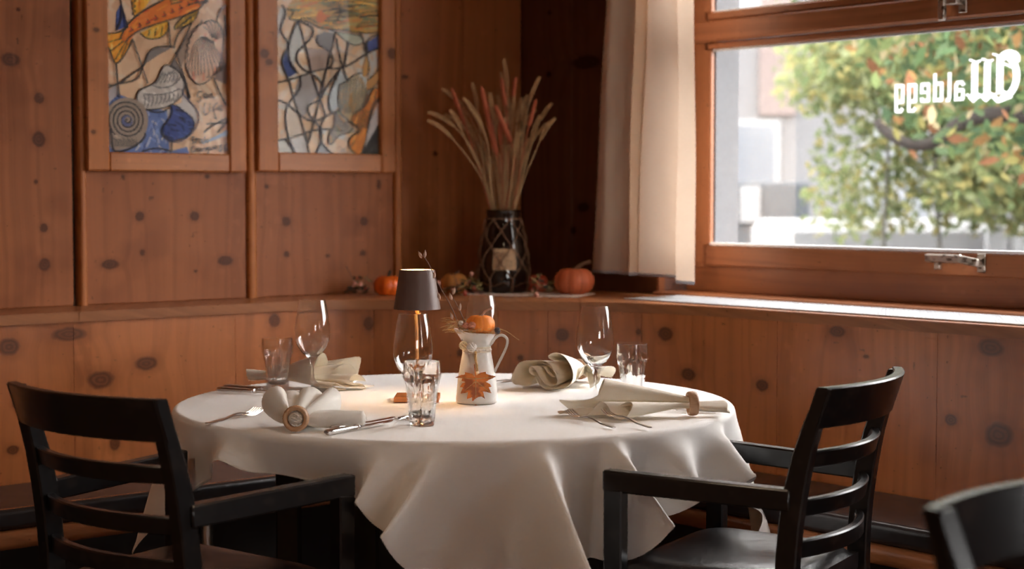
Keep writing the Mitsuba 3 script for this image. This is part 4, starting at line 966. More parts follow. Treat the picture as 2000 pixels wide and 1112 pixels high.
def pumpkin(c, r, h, col, col2, name, label, ribs=9, stem=.3, gloss='m_vc_satin', parts_stem='m_twig', tilt=0., group=None, seed=0, lean=.15):
    n, mm = 96, 40
    th = np.arange(n) * 2 * PI / n; u = np.linspace(0, PI, mm)
    g = np.abs(np.cos(th * ribs / 2 + seed)) ** .37
    V, Cc = [], []
    c1, c2 = np.array(col), np.array(col2)
    for a in u:
        s = math.sin(a)
        rr = r * (.90 + .10 * g) * s ** .82
        z = h / 2 * math.cos(a) * (1 + 0) - h * .10 * math.exp(-(s / .35) ** 2) * (1 if a < PI / 2 else -1)
        V.append(np.stack([rr * np.cos(th), rr * np.sin(th), np.full(n, z) * (1 - .0 * g)], 1))
        stripe = (.5 + .5 * np.cos(th * ribs * 3 + 1.3 * seed)) * .25 + .75 * (1 - g)
        Cc.append(c1[None] * (1 - stripe[:, None] * .8) + c2[None] * stripe[:, None] * .8)
    V, Cc = np.array(V).reshape(-1, 3), np.array(Cc).reshape(-1, 3)
    M = trimesh.transformations.rotation_matrix(tilt, [.3, 1, 0])[:3, :3]
    V = V @ M.T
    V[:, 2] -= V[:, 2].min()
    key = thing(name, label, 'pumpkin', group)
    base = np.array(c, float)
    add(f'{key}__body', tm(V + base, grid_faces(mm, n, False, True)[:, ::-1] if False else grid_faces(mm, n, False, True)), gloss, True, color=Cc)
    top = base + [0, 0, V[:, 2].max() - h * .12]
    P = smooth_curve([top, top + [r * lean * .4, 0, h * stem * .5], top + [r * lean * 1.6, -.1 * r, h * stem]], 14)
    t, A, B = frames(P); ms = []
    ang = np.arange(10) * 2 * PI / 10
    rad = np.interp(np.linspace(0, 1, 14), [0, .2, .8, 1], [r * .17, r * .10, r * .075, r * .095])
    VV = P[:, None] + rad[:, None, None] * (1 + .16 * np.cos(ang * 5))[None, :, None] * (np.cos(ang)[None, :, None] * A[:, None] + np.sin(ang)[None, :, None] * B[:, None])
    m = tm(np.vstack([VV.reshape(-1, 3), P[-1]]), np.vstack([grid_faces(14, 10, False, True), [[130 + i, 130 + (i + 1) % 10, 140] for i in range(10)]])); m.fix_normals()
    add(f'{key}__stem', m, parts_stem, 40)
    return key
pumpkin((px_ + .0085, py_ - .004, pz_ + .163), .0335, .046, lin((240, 140, 50)), lin((206, 98, 26)), 'velvet_pumpkin', 'small orange velvet pumpkin sitting in the top of the white pitcher', 8, .5, 'm_vc_satin', 'm_bud', .0, None, .4, .5)
# straw nest
def straw(c, rx, ry, n, l, seed, rise=.012):
    q = random.Random(seed); ms = []
    for i in range(n):
        a, rr = q.uniform(0, 2 * PI), math.sqrt(q.random())
        p = np.array([c[0] + rx * rr * math.cos(a), c[1] + ry * rr * math.sin(a), c[2] + q.uniform(-.004, rise)])
        b = q.uniform(0, 2 * PI); ll = l * q.uniform(.5, 1.3)
        d = np.array([math.cos(b), math.sin(b), q.uniform(-.1, .25)]) * ll
        k = np.array([q.uniform(-1, 1), q.uniform(-1, 1), q.uniform(0, .9)]) * ll * .4
        ms.append(tube(bez(p, p + d * .5 + k, p + d, n=6), .00042, 3, False))
    return cat_(ms)
add('straw_nest', cat_([straw((px_ - .004, py_, pz_ + .160), .036, .034, 260, .030, 1), straw((px_ - .046, py_ - .006, pz_ + .170), .009, .010, 60, .030, 2, .02)]), 'm_straw', True, label='tangle of straw fibres filling the mouth of the white pitcher', cat='straw', kind='stuff')
add('straw_fibre', tube(smooth_curve([(px_ + .040, py_ - .01, pz_ + .160), (px_ + .062, py_ - .02, pz_ + .170), (px_ + .080, py_ - .022, pz_ + .160), (px_ + .098, py_ - .024, pz_ + .1475)], 20), .0005, 5), 'm_straw', True, label='long loose straw fibre reaching right from the pitcher rim', cat='straw')
for i, (x, z, y, r, lab) in enumerate(((-.0245, .1815, -.026, .0085, 'reddish dried rosette at the left of the velvet pumpkin'), (-.0095, .1825, -.0325, .0095, 'reddish dried rosette right in front of the velvet pumpkin'))):
    c = np.array([px_ + x, py_ + y, pz_ + z]); key = thing('dried_rosette', lab, 'dried flower')
    ms = []
    for j in range(30):
        a, b = j * 2.39996, 1 - 2 * (j + .5) / 30
        d = np.array([math.sqrt(1 - b * b) * math.cos(a), math.sqrt(1 - b * b) * math.sin(a), b])
        ms.append(ball(c + d * r * .6, r * .42, 1, (1, 1, .6)))
    scene[key] = mikit.ply(cat_(ms), 'm_rose', smooth=True)
add('white_berry', ball((px_ - .0365, py_ - .020, pz_ + .1865), .0058, 2), 'm_pearl', True, label='pale round berry at the left of the reddish rosettes', cat='berry')
c = np.array([px_ + .0475, py_ - .012, pz_ + .168]); ms = []
for j in range(60):
    a, b = j * 2.39996, 1 - 2 * (j + .5) / 60
    d = np.array([math.sqrt(1 - b * b) * math.cos(a), math.sqrt(1 - b * b) * math.sin(a), b * 1.25]); ms.append(ball(c + d * .0058, .0016, 1))
add('blackberry', cat_([ball(c, .0058, 2, (1, 1, 1.25))] + ms), 'm_cone', True, label='dark blackberry on the right rim of the pitcher', cat='berry')
def bud(p, d, l, r):
    d = np.array(d, float) / np.linalg.norm(d)
    ts = np.linspace(0, 1, 9)
    return tube([np.array(p) + d * l * t for t in ts], [max(.0003, r * math.sin(PI * min(.999, t ** .8 + .02))) for t in ts], 8)
def wp(x, y, Y):                                   # metres at depth Y of a spot measured on the picture's grid
    return np.array([(x - 1000) / 3300 * Y, Y, 1.23 - (y - 383) / 3300 * Y])
for pts, buds, lab in ((((898, 646), (876, 590), (852, 548), (835, 512), (822, 496)), ((824, 501, -.5, 1.), (829, 500, .1, 1.), (847, 541, .12, 1.), (859, 582, -.3, 1), (884, 621, -.3, 1)), 'long budding twig rising from the pitcher past the lamp shade'),
                       (((912, 642), (900, 612), (890, 592), (882, 580)), ((882, 583, -.3, 1.), (897, 604, .15, 1.), (884, 572, .3, 1)), 'short budding twig in the pitcher beside the pumpkin')):
    key = thing('budding_twig', lab, 'twig')
    P = np.array([wp(x, y, 3.885) for x, y in pts])
    low = P[0] + np.array([.012, .012, -.07])
    cv = smooth_curve(np.vstack([low, P]), 40)
    add(f'{key}__stem', tube(cv, np.linspace(.0013, .0009, 40), 7), 'm_twig', True)
    for x, y, dx, dz in buds: add(f'{key}__bud', bud(wp(x, y + 4, 3.884), (dx, 0, dz), .019, .0036), 'm_bud', True)

# ------------------------------------------------------------------ glasses
def wine_glass(x, y, label):
    outer = [(0, 0), (.0335, 0), (.0345, .0008), (.0340, .0018), (.024, .0035), (.011, .0062), (.0055, .011), (.0042, .02), (.0040, .045), (.0043, .066), (.0060, .078), (.012, .0865), (.0245, .0965), (.0345, .110), (.0410, .127), (.0428, .143), (.0420, .160), (.0392, .182), (.0348, .208), (.0312, .2258), (.0308, .2265)]
    inner = [(.0300, .2262), (.0336, .208), (.0381, .182), (.0409, .160), (.0417, .143), (.0399, .127), (.0335, .1115), (.0235, .0985), (.012, .0905), (0, .0885)]
    m = closed_lathe(outer + inner, 64, (x, y, TZ + .0016))
    key = thing('wine_glass', label, 'wine glass', None)
    scene[key] = mikit.ply(m, 'm_glass', smooth=40)
wine_glass(-.486, 4.10, 'empty wine glass by the rear left napkin, behind the left tumbler')
wine_glass(-.213, 3.62, 'empty wine glass standing in front of the lamp stem')
wine_glass(-.0775, 4.30, 'empty wine glass half hidden behind the pitcher and its pumpkin')
wine_glass(.191, 3.87, 'empty wine glass at the right, rising behind the ringed napkin')
def tumbler(x, y, label, s=1.):
    n = 96; ang = np.arange(n) * 2 * PI / n
    H = .130
    zs = np.r_[0, .001, .004, np.linspace(.008, H - .002, 44), H]
    V = []
    for z in zs:
        t = z / H
        r = np.interp(t, [0, .02, .06, .45, .70, .745, .80, .92, 1.0], [.0245, .0262, .0270, .0318, .0362, .0384, .0386, .0378, .0368])
        fac = np.cos(ang * 8)                        # eight arched facets below the shoulder
        arch = smooth01((.80 - .10 * 1 - t) / .05)
        archv = np.clip((.74 - .085 * (1 - np.clip(fac, -1, 1)) - t) / .04, 0, 1)
        rr = r - .0022 * archv * np.clip(fac * .7 + .45, 0, 1) * (t > .05)
        pt = np.stack([rr * np.cos(ang), rr * np.sin(ang), np.full(n, z)], 1)
        bump = (meshkit.fbm(pt * 170 + x * 40, 2, seed=3) - .5) * .0006 * np.clip((t - .03) / .08, 0, 1) * np.clip((1 - t) / .08, 0, 1)
        rr = rr + bump
        V.append(np.stack([rr * np.cos(ang), rr * np.sin(ang), np.full(n, z)], 1))
    zi = np.linspace(H - .0004, .016, 36)
    for z in zi:
        t = z / H
        r = np.interp(t, [.12, .2, .45, .70, .80, .95, 1.0], [.0195, .0232, .0278, .0325, .0344, .0346, .0345])
        pt = np.stack([r * np.cos(ang), r * np.sin(ang), np.full(n, z)], 1)
        bump = (meshkit.fbm(pt * 210 + 7 + x * 30, 2, seed=5) - .5) * .0005 * np.clip((1 - t) / .1, 0, 1)
        rr = r + bump
        V.append(np.stack([rr * np.cos(ang), rr * np.sin(ang), np.full(n, z)], 1))
    V = np.array(V); k = len(V)
    v = np.vstack([V.reshape(-1, 3), [[0, 0, 0], [0, 0, .0145]]])
    f = grid_faces(k, n, False, True)[:, ::-1]
    i = np.arange(n); j = (i + 1) % n
    f = np.vstack([f, np.stack([np.full(n, k * n), i, j], -1), np.stack([np.full(n, k * n + 1), (k - 1) * n + j, (k - 1) * n + i], -1)])
    m = tm(v * s, f); m.fix_normals(); m.apply_translation([x, y, TZ + .0016])
    key = thing('glass_tumbler', label, 'tumbler')
    scene[key] = mikit.ply(m, 'm_glass', smooth=50)
tumbler(-.577, 4.145, 'hammered glass tumbler at the left of the table')
tumbler(-.188, 3.515, 'hammered glass tumbler nearest the viewer, before the lamp base', 1.03)
tumbler(.285, 3.985, 'hammered glass tumbler at the right, behind the ringed napkin')

# ------------------------------------------------------------------ napkins and rings
TT = TZ + .0028
def sheet(R, U, Wv, prof, rr=.010, th=.0013, ns=90, nt=22, bulge=0., power=1.0, smooth=True, tighten=.85):
    """cloth gathered at the ring centre R and opening along U; prof rows: (w, h, d) of the open edge"""
    R, U, Wv = np.array(R, float), np.array(U, float) / np.linalg.norm(U), np.array(Wv, float) / np.linalg.norm(Wv)
    p = np.array(prof, float)
    p = smooth_curve(p, ns) if smooth else p
    rel = np.c_[p[:, 0], p[:, 1] - (R[2] - TT)]
    ln = np.linalg.norm(rel, axis=1, keepdims=True) + 1e-9
    st = rel / ln * rr * np.minimum(1, ln / .03) ** .5
    V = []
    for t in np.linspace(0, 1, nt):
        b = t ** power
        w = st[:, 0] * (1 - b) + p[:, 0] * b; h = st[:, 1] * (1 - b) + rel[:, 1] * b
        w = w * (1 + bulge * math.sin(PI * t)); h = h * (1 + bulge * math.sin(PI * t))
        d = p[:, 2] * t
        P = R + U * d[:, None] + Wv * w[:, None] + ZUP * h[:, None]
        P[:, 2] = np.maximum(P[:, 2], TT + .0004)
        V.append(P)
    return thick(np.array(V), th)
def nap_ring(c, axis, mat, label, ro=.0268, ri=.0165, w=.0105):
    prof = []
    for t in np.linspace(0, 2 * PI, 26)[:-1]:
        a, b = math.cos(t), math.sin(t)
        prof.append(((ro + ri) / 2 + (ro - ri) / 2 * np.sign(a) * abs(a) ** .75, w * np.sign(b) * abs(b) ** .75))
    m = lathe(prof + prof[:1], 64)
    ax = np.array(axis, float) / np.linalg.norm(axis); X = np.cross(ZUP, ax); X /= np.linalg.norm(X); Y = np.cross(ax, X)
    m = place(m, c, X, Y, ax); m.fix_normals()
    key = thing('napkin_ring', label, 'napkin ring'); scene[key] = mikit.ply(m, mat, smooth=50)
def napkin(label, sheets, mat='m_napkin', extra=()):
    key = thing('napkin', label, 'napkin'); scene[key] = mikit.ply(cat_(sheets), mat, smooth=True)
    for n, m, b, l in extra: add(f'{key}__{n}', m, b, 30, label=l)
# front right: ring seen from the side, opening towards the left
R = (.392, 3.655, TT + .0265)
nap_ring(R, (1, .12, .05), 'm_ring2', 'pale wooden napkin ring seen edge-on, at the right of the table')
U, Wv = (-1, .02, 0), (0, 1, 0)
mk = [sheet(R, U, Wv, [(.045, .002, .215), (.060, .018, .205), (.058, .046, .200), (.040, .071, .192), (.016, .077, .190), (-.004, .066, .194), (-.012, .046, .206), (-.010, .034, .235), (.002, .030, .268), (.016, .031, .288), (.034, .022, .282), (.044, .010, .27)], rr=.0115, power=.90),
      sheet(R, U, Wv, [(.03, .003, .285), (.012, .006, .292), (-.010, .005, .285), (-.024, .018, .262), (-.032, .004, .245), (-.040, .004, .235), (-.046, .026, .212), (-.052, .036, .200), (-.060, .026, .186), (-.066, .008, .178), (-.074, .003, .172)], rr=.011, power=.95),
      sheet(R, U, Wv, [(-.058, .026, .178), (-.064, .008, .172), (-.075, .0025, .166), (-.090, .006, .152), (-.095, .020, .142), (-.086, .034, .136), (-.072, .038, .140), (-.060, .034, .152), (-.054, .024, .166)], rr=.011, power=1.05),
      sheet(R, (1, .25, 0), (0, 1, 0), [(-.018, .006, .080), (-.022, .016, .078), (-.012, .024, .080), (.004, .030, .072), (.016, .024, .070), (.010, .012, .078), (-.004, .010, .084), (-.012, .004, .086)], rr=.011, power=.8, ns=60)]
mono = poly_mesh(unary_union([LineString(arc(0, 0, .004, .006, 20, 330)).buffer(.0006), LineString([(.004, .0), (.008, -.004), (.012, .001)]).buffer(.0006), LineString(arc(.020, -.004, .003, .0022, 0, 360)).buffer(.0006)]), .0003)
napkin('cream napkin rolled through a pale wooden ring, opening to the left beside two forks', mk)
# front left: ring faces the viewer, folds fan out behind it
R = (-.438, 3.405, TT + .0265)
nap_ring(R, (-.06, -1, 0.08), 'm_ring', 'brown wooden napkin ring facing the viewer, front left of the table')
U, Wv = (.02, 1, 0), (1, 0, 0)
mk = [sheet(R, U, Wv, [(-.015, .004, .10), (-.045, .004, .10), (-.068, .016, .10), (-.084, .038, .098), (-.082, .060, .096), (-.066, .078, .096), (-.048, .080, .098), (-.036, .066, .106), (-.030, .050, .118), (-.024, .044, .124)], rr=.0125, power=.72),
      sheet(R, U, Wv, [(-.050, .058, .13), (-.034, .068, .128), (-.016, .066, .13), (-.004, .054, .132), (-.002, .040, .136)], rr=.0125, power=.8),
      sheet(R, U, Wv, [(-.008, .036, .12), (-.010, .056, .115), (-.002, .074, .108), (.014, .079, .106), (.028, .074, .110), (.038, .062, .118), (.034, .046, .125)], rr=.0125, power=.72),
      sheet(R, U, Wv, [(.026, .046, .122), (.040, .062, .112), (.052, .075, .104), (.066, .077, .100), (.077, .066, .100), (.079, .048, .104), (.074, .030, .112), (.060, .026, .12), (.044, .030, .126)], rr=.0125, power=.72),
      sheet(R, U, Wv, [(-.02, .004, .115), (.02, .004, .12), (.055, .004, .125), (.080, .012, .12), (.074, .028, .115)], rr=.0125, power=.8)]
roll = []
for i, t in enumerate(np.linspace(0, 1, 26)):
    r = (.0165 + .002 * math.sin(3 * t)) * (.70 + .30 * smooth01(t * 4)) * (1 if t < .95 else math.sqrt(max(.02, 1 - ((t - .95) / .05) ** 2 * .98)))
    c = np.array([R[0] + .012 + .125 * t, R[1] + .018 + .045 * t, TT + .0175 + .006 * (1 - t)])
    roll.append([c + np.array([0, math.cos(a) * r * 1.15, math.sin(a) * r]) for a in np.linspace(0, 2 * PI, 28, endpoint=False)])
roll = np.array(roll); rm = tm(roll.reshape(-1, 3), grid_faces(26, 28, False, True)); rm.fix_normals()
plug = ball((R[0], R[1] - .003, R[2] - .001), .0148, 4, (1, .8, .95))
plug.vertices += (np.abs(meshkit.fbm(plug.vertices * 150, 3) - .5) - .12)[:, None] * np.array([.006, -.036, .006])
napkin('white napkin fanned out like petals through a brown wooden ring', mk + [rm, plug], 'm_napkin_white')
# rear left: gathered behind the tumbler, opening to the right
R = (-.590, 4.245, TT + .0265)
nap_ring(R, (1, -.1, 0.05), 'm_ring2', 'pale napkin ring hidden behind the left tumbler')
U, Wv = (1, -.22, 0), (.1, 1, 0)
mk = [sheet(R, U, Wv, [(-.040, .004, .150), (-.062, .010, .128), (-.070, .030, .112), (-.062, .056, .110), (-.044, .078, .116), (-.022, .086, .124), (-.006, .076, .130), (-.002, .054, .132), (-.012, .034, .128), (-.026, .024, .130), (-.020, .010, .15), (0, .004, .16)], rr=.012, power=.82),
      sheet(R, U, Wv, [(.020, .006, .19), (.026, .03, .205), (.024, .056, .212), (.020, .069, .215), (.012, .060, .16), (.0, .05, .135)], rr=.012, power=.9),
      sheet(R, U, Wv, [(-.036, .028, .140), (-.030, .046, .155), (-.020, .058, .175), (-.012, .058, .192), (-.008, .046, .204), (-.012, .030, .21)], rr=.010, power=.95),
      sheet(R, U, Wv, [(-.020, .018, .235), (-.034, .034, .222), (-.052, .033, .205), (-.058, .022, .20), (-.050, .013, .205), (-.036, .014, .222), (-.026, .004, .235), (-.046, .003, .226)], rr=.010, power=.9),
      sheet(R, U, Wv, [(.01, .004, .25), (-.02, .004, .245), (-.050, .004, .215), (-.066, .012, .180), (-.074, .017, .165), (-.080, .010, .160), (-.078, .003, .165), (-.06, .0025, .19)], rr=.010, power=.9),
      sheet(R, (-1, .25, 0), Wv, [(-.020, .014, .075), (-.016, .030, .082), (0, .038, .086), (.016, .030, .084), (.018, .016, .078), (0, .010, .080)], rr=.011, power=.7, ns=50)]
napkin('cream napkin opened like a cone behind the left wine glass', mk)
# rear right: swirl of folds facing the viewer
R = (.176, 4.365, TT + .0285)
nap_ring(R, (.35, 1, .05), 'm_ring2', 'pale napkin ring behind the swirled napkin at the rear right', w=.009)
U, Wv = (-.36, -.93, 0), (.93, -.36, 0)
def pxl(pts, d0=.215):
    return [((x - 1084) * .00136, max(.002, (764 - y) * .00130), d0 + d) for x, y, d in pts]
mk = [sheet(R, U, Wv, pxl([(1020, 757, .02), (1010, 748, .015), (1013, 733, .01), (1022, 717, .005), (1046, 711, 0), (1068, 711, 0), (1084, 718, .01), (1094, 732, .015), (1100, 746, .02), (1098, 754, .02), (1086, 757, .022), (1074, 750, .022), (1063, 736, .02), (1055, 724, .02), (1048, 721, .02), (1045, 728, .02), (1050, 737, .016), (1058, 739, .01)]), rr=.0125, power=.75, ns=150),
      sheet(R, U, Wv, pxl([(1060, 717, -.01), (1076, 719, 0), (1090, 727, .006), (1097, 735, .008), (1093, 740, .008), (1083, 738, .006), (1074, 730, .0), (1066, 722, -.01)]), rr=.009, power=.8),
      sheet(R, U, Wv, pxl([(1094, 714, -.03), (1082, 709, -.01), (1077, 702, 0), (1083, 697, .0), (1095, 695, 0), (1106, 700, 0), (1117, 710, .005), (1125, 724, .008), (1127, 742, .01), (1120, 755, .012), (1106, 762, .015), (1092, 763, .015), (1078, 763, .02), (1066, 755, .02), (1058, 745, .02)]), rr=.0125, power=.75, ns=130),
      sheet(R, U, Wv, pxl([(1012, 750, .0), (1024, 757, .015), (1044, 758, .02), (1052, 753, .025), (1058, 741, .02), (1064, 744, .02), (1068, 755, .022), (1078, 763, .025), (1095, 764, .01)]), rr=.0115, power=.8),
      sheet(R, U, Wv, pxl([(1126, 745, -.03), (1130, 728, -.05), (1136, 722, -.09), (1150, 735, -.09), (1160, 752, -.06), (1150, 763, -.03)]), rr=.012, power=.9),
      sheet(R, (1., -.25, 0), (.25, 1, 0), [(-.04, .004, .05), (-.045, .02, .06), (-.03, .035, .07), (0, .036, .09), (.02, .022, .09), (.02, .006, .08)], rr=.012, power=.8, ns=50)]
napkin('cream napkin with swirled folds behind the ringed napkin, at the rear right', mk)

# ------------------------------------------------------------------ cutlery
def fork_parts(L=.19):
    """lies along +x from handle end (0) to tine tips (L), y across, z up"""
    xs = np.linspace(0, L * .70, 36)
    def zc(x): return .0035 + .0052 * math.sin(PI * min(1, max(0, (x / L - .28) / .50))) - .0015 * (x / L)
    w = np.interp(xs / L, [0, .03, .10, .35, .50, .58, .64, .70], [.004, .0068, .0074, .0045, .0030, .0034, .0085, .0115])
    V = []
    for x, ww in zip(xs, w):
        z = zc(x); th = .0013
        V.append([(x, -ww, z), (x, -ww * .6, z + th * .8), (x, ww * .6, z + th * .8), (x, ww, z), (x, ww * .6, z - th), (x, -ww * .6, z - th)])
    V = np.array(V); m = tm(np.vstack([V.reshape(-1, 3), V[0].mean(0), V[-1].mean(0)]), np.vstack([grid_faces(len(V), 6, False, True), [[216, (i + 1) % 6, i] for i in range(6)], [[217, 210 + i, 210 + (i + 1) % 6] for i in range(6)]])); m.fix_normals()
    tines = []
    for j in range(4):
        y0 = (-.0098 + j * .00653)
        P = [(x, y0 * (1 - .12 * t), zc(L * .68) - .006 * math.sin(PI * t * .9) * .8 + .0065 * t * t) for t, x in [(t, L * .68 + L * .32 * t) for t in np.linspace(0, 1, 12)]]
        tines.append(tube(P, np.linspace(.0016, .0008, 12), 6))
    return m, tines
FK = fork_parts()
def knife_parts(L=.225):
    prof = [(0, 0), (.0045, .001), (.0072, .006), (.0078, .018), (.0070, .05), (.0056, .085), (.0050, .096), (.0066, .0985), (.0066, .102), (.0046, .104), (.0052, .108), (0, .110)]
    h = closed_lathe(prof, 20); v = h.vertices.copy(); h.vertices = np.c_[v[:, 2], v[:, 0] * 1.28, v[:, 1] * .80 + .0068]; h.fix_normals()
    g = Polygon([(.108, -.0042), (.125, -.0075), (.18, -.0088), (.205, -.0085), (.222, -.001), (.225, .004), (.215, .0062), (.13, .0062), (.108, .0042)])
    b = trimesh.creation.extrude_polygon(g, .0014, engine='earcut'); b.apply_translation([0, 0, .0055])
    return h, b
KN = knife_parts()
def lay(ms, p0, p1, dz=0., tilt=0.):
    p0, p1 = np.array([*p0, TZ + .0018 + dz]), np.array([*p1, TZ + .0018 + dz + tilt])
    X = (p1 - p0) / np.linalg.norm(p1 - p0); Y = np.cross(ZUP, X); Y /= np.linalg.norm(Y); Z = np.cross(X, Y)
    return [place(m, p0, X, Y, Z) for m in ms]
def fork(p0, p1, label, dz=0., tilt=0.):
    key = thing('fork', label, 'fork'); ms = lay([FK[0], *FK[1]], p0, p1, dz, tilt)
    add(f'{key}__handle', ms[0], 'm_steel', 40)
    for m in ms[1:]: add(f'{key}__tine', m, 'm_steel', 40)
def knife(p0, p1, label, dz=0.):
    key = thing('knife', label, 'knife'); h, b = lay(KN, p0, p1, dz)
    add(f'{key}__handle', h, 'm_steel', 40); add(f'{key}__blade', b, 'm_steel', 20)
def along(p0, p1, L):
    p0, p1 = np.array(p0, float), np.array(p1, float); d = p1 - p0; return tuple(p0), tuple(p0 + d / np.linalg.norm(d) * L)
fork(*along((-.640, 3.515), (-.545, 3.700), .19), 'front left fork whose tines end at the white napkin')
fork(*along((-.628, 3.540), (-.555, 3.745), .19), 'front left fork lying half under the other fork, tines behind the white napkin', .0006)
knife(*along((-.372, 3.352), (-.22, 3.585), .225), 'knife nearest the viewer, front left, handle end to the left')
knife(*along((-.366, 3.400), (-.225, 3.63), .225), 'second knife lying beside the front left knife, behind it')
knife(*along((-.722, 4.120), (-.50, 4.02), .225), 'rear left knife in front, its handle left of the tumbler')
knife(*along((-.712, 4.165), (-.49, 4.07), .225), 'rear left knife at the back, its handle left of the tumbler')
fork(*along((-.50, 4.16), (-.342, 4.40), .29), 'rear fork whose tines point right beside the opened cone napkin', .0015)
knife(*along((.135, 4.42), (-.03, 4.305), .225), 'dark knife blade tip showing left of the swirled napkin')
knife(*along((.150, 4.40), (-.02, 4.275), .225), 'second knife tip showing left of the swirled napkin')
fork(*along((.210, 3.448), (.060, 3.735), .19), 'front right fork, the left one of the pair', 0., .008)
fork(*along((.283, 3.435), (.118, 3.765), .20), 'front right fork nearer the ringed napkin, the right one of the pair', .002, .010)
knife(*along((.465, 3.715), (.25, 3.76), .225), 'right knife whose handle end peeks out past the napkin ring, front one')
knife(*along((.473, 3.745), (.26, 3.79), .225), 'right knife whose handle end peeks out past the napkin ring, back one')

# ------------------------------------------------------------------ vase with dried grasses on the ledge
LZ = .9152
vx, vy, vz = -.028, 5.478, LZ + .0032
vase = thing('dark_vase', 'dark glass demijohn vase in a knotted cord net, with a paper label', 'vase')
VP = [(0, 0), (.066, 0), (.074, .004), (.0785, .016), (.0795, .05), (.0765, .10), (.0710, .145), (.0630, .185), (.0555, .215), (.0535, .235), (.0545, .258), (.0555, .263), (.0535, .266), (.050, .262), (.0485, .235), (.050, .215), (.057, .185), (.072, .05), (.068, .012), (0, .01)]
add(f'{vase}__body', closed_lathe(VP, 64, (vx, vy, vz)), 'm_vase', 40)
vr = lambda z: float(np.interp(z, [0, .016, .05, .10, .145, .185, .215, .235, .263], [.074, .0785, .0795, .0765, .0710, .063, .0555, .0535, .0555]))
vp_ = lambda a, z, e=.0035: np.array([vx + (vr(z) + e) * math.cos(a), vy + (vr(z) + e) * math.sin(a), vz + z])
rows = [(.237, 0.), (.200, .5), (.150, 0.), (.098, .5), (.044, 0.)]
NC = 7; a00 = -PI / 2 + .35
cords = [tube([vp_(a, .238) for a in np.linspace(0, 2 * PI, 60)], .0022, 6)]
knots = []
for i in range(4):
    (z0, s0), (z1, s1) = rows[i], rows[i + 1]
    for k in range(NC):
        a = a00 + (k + s0) * 2 * PI / NC
        knots.append(vp_(a, z0, .004))
        for sg in (-.5, .5):
            cords.append(tube([vp_(a + sg * t * 2 * PI / NC, z0 + (z1 - z0) * t, .0035 + .006 * math.sin(PI * t)) for t in np.linspace(0, 1, 9)], .0021, 5))
for k in range(NC):
    a = a00 + k * 2 * PI / NC; knots.append(vp_(a, .044, .004)); cords.append(tube([vp_(a, .044), vp_(a + .02, .02), vp_(a - .02, .003)], [.003, .0034, .0042], 6))
cords.append(tube([vp_(a, .028 + .006 * math.sin(a * 7), .006) for a in np.linspace(0, 2 * PI, 80)], .0012, 5))
add(f'{vase}__net', cat_(cords), 'm_cord', True, label='brown cord net knotted in diamonds')
for p in knots: add(f'{vase}__knot', ball(p, .0048, 1), 'm_cord', True)
ll = []
for a in np.linspace(-2.02, -1.02, 18): ll.append([vp_(a, z, .0009) for z in np.linspace(.074, .143, 8)])
add(f'{vase}__label', tm(np.array(ll).reshape(-1, 3), grid_faces(18, 8)), 'm_paper', True, label='tan paper label')
pr_ = []
def on_label(m, a0, z0):
    v = m.vertices.copy(); out = [vp_(a0 + x / .076, z0 + y, .0012 + d) for x, y, d in v]; mm = m.copy(); mm.vertices = np.array(out); return mm
for i, (x0, w) in enumerate(((.006, .012), (.024, .012), (.042, .010))):
    pr_.append(on_label(poly_mesh(LineString(arc(x0 + w / 2, .0, w / 2, .006, 30, 330 if i != 1 else 390)).buffer(.0012), .0003), -2.0, .124))
for j in range(5): pr_.append(on_label(poly_mesh(sbox(.008 if j else .02, 0, .064 if j else .05, .0014), .0003).subdivide().subdivide(), -2.0, .108 - j * .0062))
add(f'{vase}__print', cat_(pr_), 'm_print', False, label='dark worn print')
EARS = [(-.266, 5.405, 1.47, -.198, 5.428, 1.422), (-.266, 5.433, 1.497, -.186, 5.447, 1.453), (-.219, 5.534, 1.495, -.132, 5.518, 1.431), (-.224, 5.495, 1.574, -.141, 5.49, 1.493), (-.153, 5.407, 1.54, -.097, 5.429, 1.459), (-.127, 5.468, 1.592, -.111, 5.472, 1.51),
        (-.026, 5.476, 1.668, -.015, 5.477, 1.581), (.087, 5.419, 1.607, .057, 5.437, 1.535), (.127, 5.522, 1.528, .095, 5.51, 1.481), (.136, 5.41, 1.476, .092, 5.431, 1.412), (.074, 5.46, 1.505, .035, 5.466, 1.448), (.089, 5.483, 1.488, .061, 5.482, 1.409),
        (.13, 5.468, 1.471, .083, 5.471, 1.43), (.007, 5.496, 1.556, -.002, 5.491, 1.449), (.03, 5.523, 1.546, .017, 5.51, 1.473), (-.047, 5.562, 1.555, -.038, 5.537, 1.509), (-.064, 5.441, 1.499, -.044, 5.453, 1.46), (-.01, 5.507, 1.544, -.008, 5.499, 1.462),
        (.043, 5.515, 1.518, .037, 5.505, 1.472), (-.14, 5.443, 1.517, -.091, 5.454, 1.434), (-.195, 5.39, 1.501, -.164, 5.417, 1.447), (-.017, 5.565, 1.388, -.015, 5.54, 1.319), (.048, 5.444, 1.551, .033, 5.455, 1.495), (-.071, 5.447, 1.558, -.063, 5.457, 1.49),
        (.054, 5.551, 1.416, .033, 5.529, 1.344), (-.036, 5.495, 1.627, -.027, 5.491, 1.549), (-.084, 5.475, 1.496, -.069, 5.476, 1.42), (-.159, 5.529, 1.485, -.117, 5.514, 1.41), (.016, 5.395, 1.43, .007, 5.421, 1.358), (-.185, 5.517, 1.534, -.14, 5.506, 1.451)]
